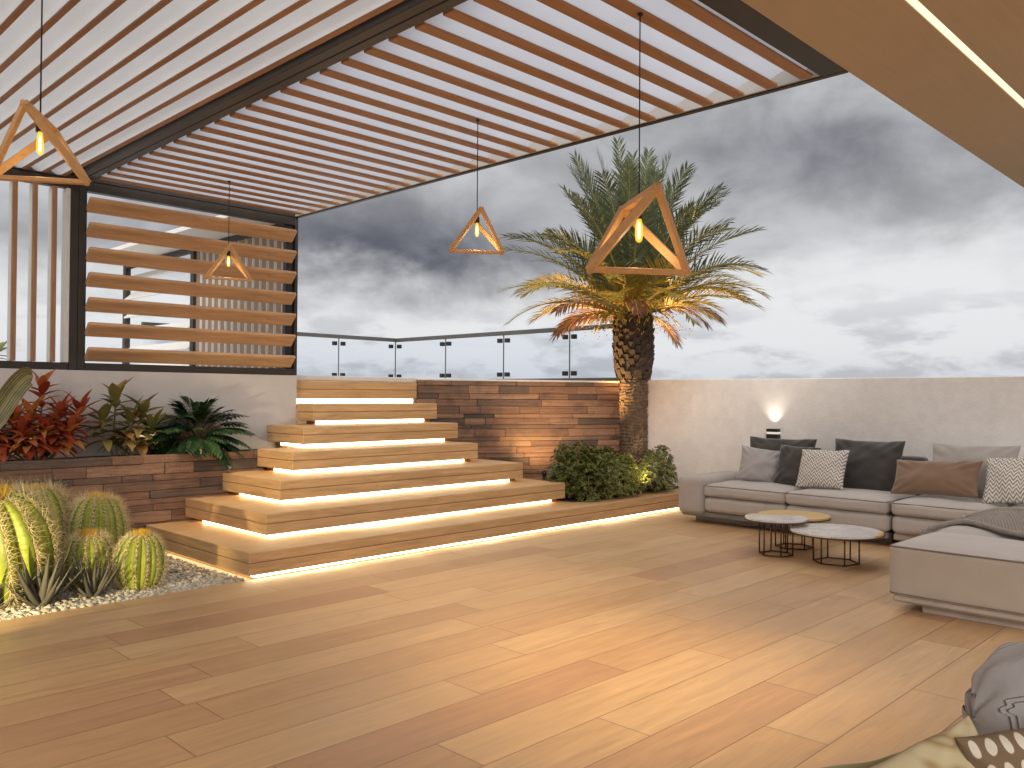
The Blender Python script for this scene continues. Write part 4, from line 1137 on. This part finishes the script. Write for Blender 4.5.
def aloe(loc, n, L, label, seed):
    t = thing('aloe_plant', loc, label, 'plant', 'grey aloes under the cacti'); r = random.Random(seed); b = MB()
    for k in range(n):
        a = k * 2.4 + r.uniform(-.2, .2); e = R_(82 - 58 * (k / n) + r.uniform(-8, 8)); d = Vector((math.cos(a) * math.cos(e), math.sin(a) * math.cos(e), math.sin(e)))
        l = L * r.uniform(.75, 1.15); s = d.cross(Z).normalized(); nn = s.cross(d); base = Vector((.015 * math.cos(a), .015 * math.sin(a), 0)); m = 7
        ring = []
        for i in range(m + 1):
            q = i / m; c = base + d * l * q + Z * (l * .30 * q * q) * (1 if e < 1.1 else 0) ; w = .021 * (1 - q ** 1.6) * (L / .22) + .0008
            ring.append([c + s * w, c + nn * w * .15, c - s * w, c - nn * w * .55])
        k0 = len(b.v)
        for rg in ring: b.v += [tuple(p) for p in rg]
        for i in range(m):
            for j in range(4): b.f.append((k0 + i * 4 + j, k0 + i * 4 + (j + 1) % 4, k0 + i * 4 + 4 + (j + 1) % 4, k0 + i * 4 + 4 + j)); b.mi.append(0); b.sm.append(True)
    b.build('rosette', M['aloe'], t); return t
aloe((1.86, 6.32, -.01), 28, .37, 'larger grey aloe with spiky leaves below the biggest cactus', 1)
aloe((2.20, 6.33, -.01), 24, .27, 'smaller grey aloe between the bigger aloe and the neat cactus', 2)
aloe((1.58, 6.40, -.01), 22, .34, 'grey aloe partly cut off by the left edge of the view', 3)

def strap_leaf_mat():
    m, t, b = newmat('striped_broad_leaf'); at = t.add('ShaderNodeAttribute'); at.attribute_name = 'across'
    f = t.m('ADD', t.m('MULTIPLY', t.m('SINE', t.m('MULTIPLY', at.outputs['Fac'], 30)), .22), t.m('MULTIPLY', t.noise(t.obj(), 6, 3), .9))
    c = t.ramp(f, [(.2, (.07, .075, .03)), (.5, (.17, .15, .055)), (.75, (.30, .24, .09))])
    mid = t.maprange(t.m('ABSOLUTE', at.outputs['Fac']), .02, .09, 1, 0)
    c = t.mix(t.m('MULTIPLY', mid, .7), c, (.42, .36, .16, 1)); t.put(b.inputs['Base Color'], c); b.inputs['Roughness'].default_value = .45
    return m
def broad_leaf_plant():
    t = thing('broad_leaf_plant', (1.28, 7.2, -.02), 'plant with a big curved olive striped leaf cut off by the left edge', 'plant'); mat = strap_leaf_mat()
    def blade(pts, hw, seed, tip=.16):
        b = MB(); n = len(pts) - 1; A = []
        def cr(q):
            x = min(max(q, 0), .9999) * n; i = int(x); f = x - i; p0, p1, p2, p3 = pts[max(i - 1, 0)], pts[i], pts[i + 1], pts[min(i + 2, n)]
            return .5 * (2 * p1 + (p2 - p0) * f + (2 * p0 - 5 * p1 + 4 * p2 - p3) * f * f + (3 * p1 - p0 - 3 * p2 + p3) * f ** 3)
        def fn(u, v):
            c = cr(v); d = (cr(v + .02) - cr(v - .02)).normalized(); s_ = d.cross(Vector((.25, 1, .1))).normalized(); q = d.cross(s_)
            w = hw * min(1, .25 + 1.6 * v) * math.sqrt(max(0, 1 - max(0, (v - (1 - tip)) / tip) ** 2)); k = 2 * u - 1; A.append(k)
            return c + s_ * (w * k) + q * (w * .45 * abs(k) ** 1.5 + .004 * math.sin(k * 22))
        b.grid(fn, 24, 50); o = b.build('leaf', mat, t, t.location); at = o.data.attributes.new('across', 'FLOAT', 'POINT'); at.data.foreach_set('value', A)
    B = Vector((1.28, 7.2, 0))
    blade([B, B.lerp(atY(-26, 470, 7.2), .6), atY(-22, 446, 7.2), atY(-2, 413, 7.2), atY(15, 388, 7.2), atY(26, 377, 7.2), atY(33, 376, 7.18)], .078, 1)
    blade([B, B + Vector((-.02, .05, .5)), B + Vector((.03, .08, .95)), B + Vector((.14, .10, 1.28))], .07, 2, .3)
    blade([B, B + Vector((-.10, -.05, .45)), B + Vector((-.32, -.1, .85)), B + Vector((-.6, -.1, 1.0))], .07, 3, .3)
    b = MB(); b.tube([B - Z * .03, B + Z * .16], [.05, .03], 10); b.build('stem', M['stem'], t, t.location)
broad_leaf_plant()

# ---- small garden spotlights whose glow the photo shows
def garden_spot(loc, target, power, col, label, size=70, blend=.6):
    t = thing('garden_spotlight', loc, label, 'spotlight', 'garden spotlights among the plants')
    d = (Vector(target) - Vector(loc)).normalized(); b = MB()
    b.tube([(0, 0, -.10), (0, 0, 0)], .006, 6); b.build('spike', M['black'], t)
    b = MB(); b.tube([-d * .035, -d * .03, d * .035], [.014, .026, .030], 12, cap=False); b.build('lamp_head', M['black'], t)
    l = lamp('spot_light', 'SPOT', tuple(d * .03), power, col, t, .02, spot_size=R_(size), spot_blend=blend); aim(l, loc, target)
    return t
AMB = (1, .60, .22)
garden_spot((9.36, 6.84, .64), (8.84, 6.55, 2.95), 1050, AMB, 'small black spotlight behind the right variegated shrub by the parapet', 74, .8)
garden_spot((8.15, 7.02, .62), (8.75, 6.55, 2.95), 420, AMB, 'small black spotlight at the foot of the brick wall behind the palm', 76, .8)
garden_spot((.62, 5.25, .28), (2.25, 6.6, .36), 230, (1, .80, .42), 'small black spotlight at the deck edge aimed at the cacti', 46, .7)
garden_spot((8.62, 6.03, .37), (8.50, 6.45, .9), 20, (1, .80, .42), 'small black spotlight at the front edge of the palm planter', 165, 1)
garden_spot((7.95, 7.25, .45), (8.35, 7.75, 1.0), 55, (1, .66, .30), 'small black spotlight aimed at the brick wall above the dark shrub', 95, 1)
garden_spot((2.44, 8.17, .92), (2.40, 8.40, 1.25), 20, (1, .70, .38), 'small black spotlight behind the stems of the red croton', 165, 1)
garden_spot((3.36, 8.17, .92), (3.36, 8.40, 1.25), 20, (1, .70, .38), 'small black spotlight between the bronze croton and the philodendron', 165, 1)
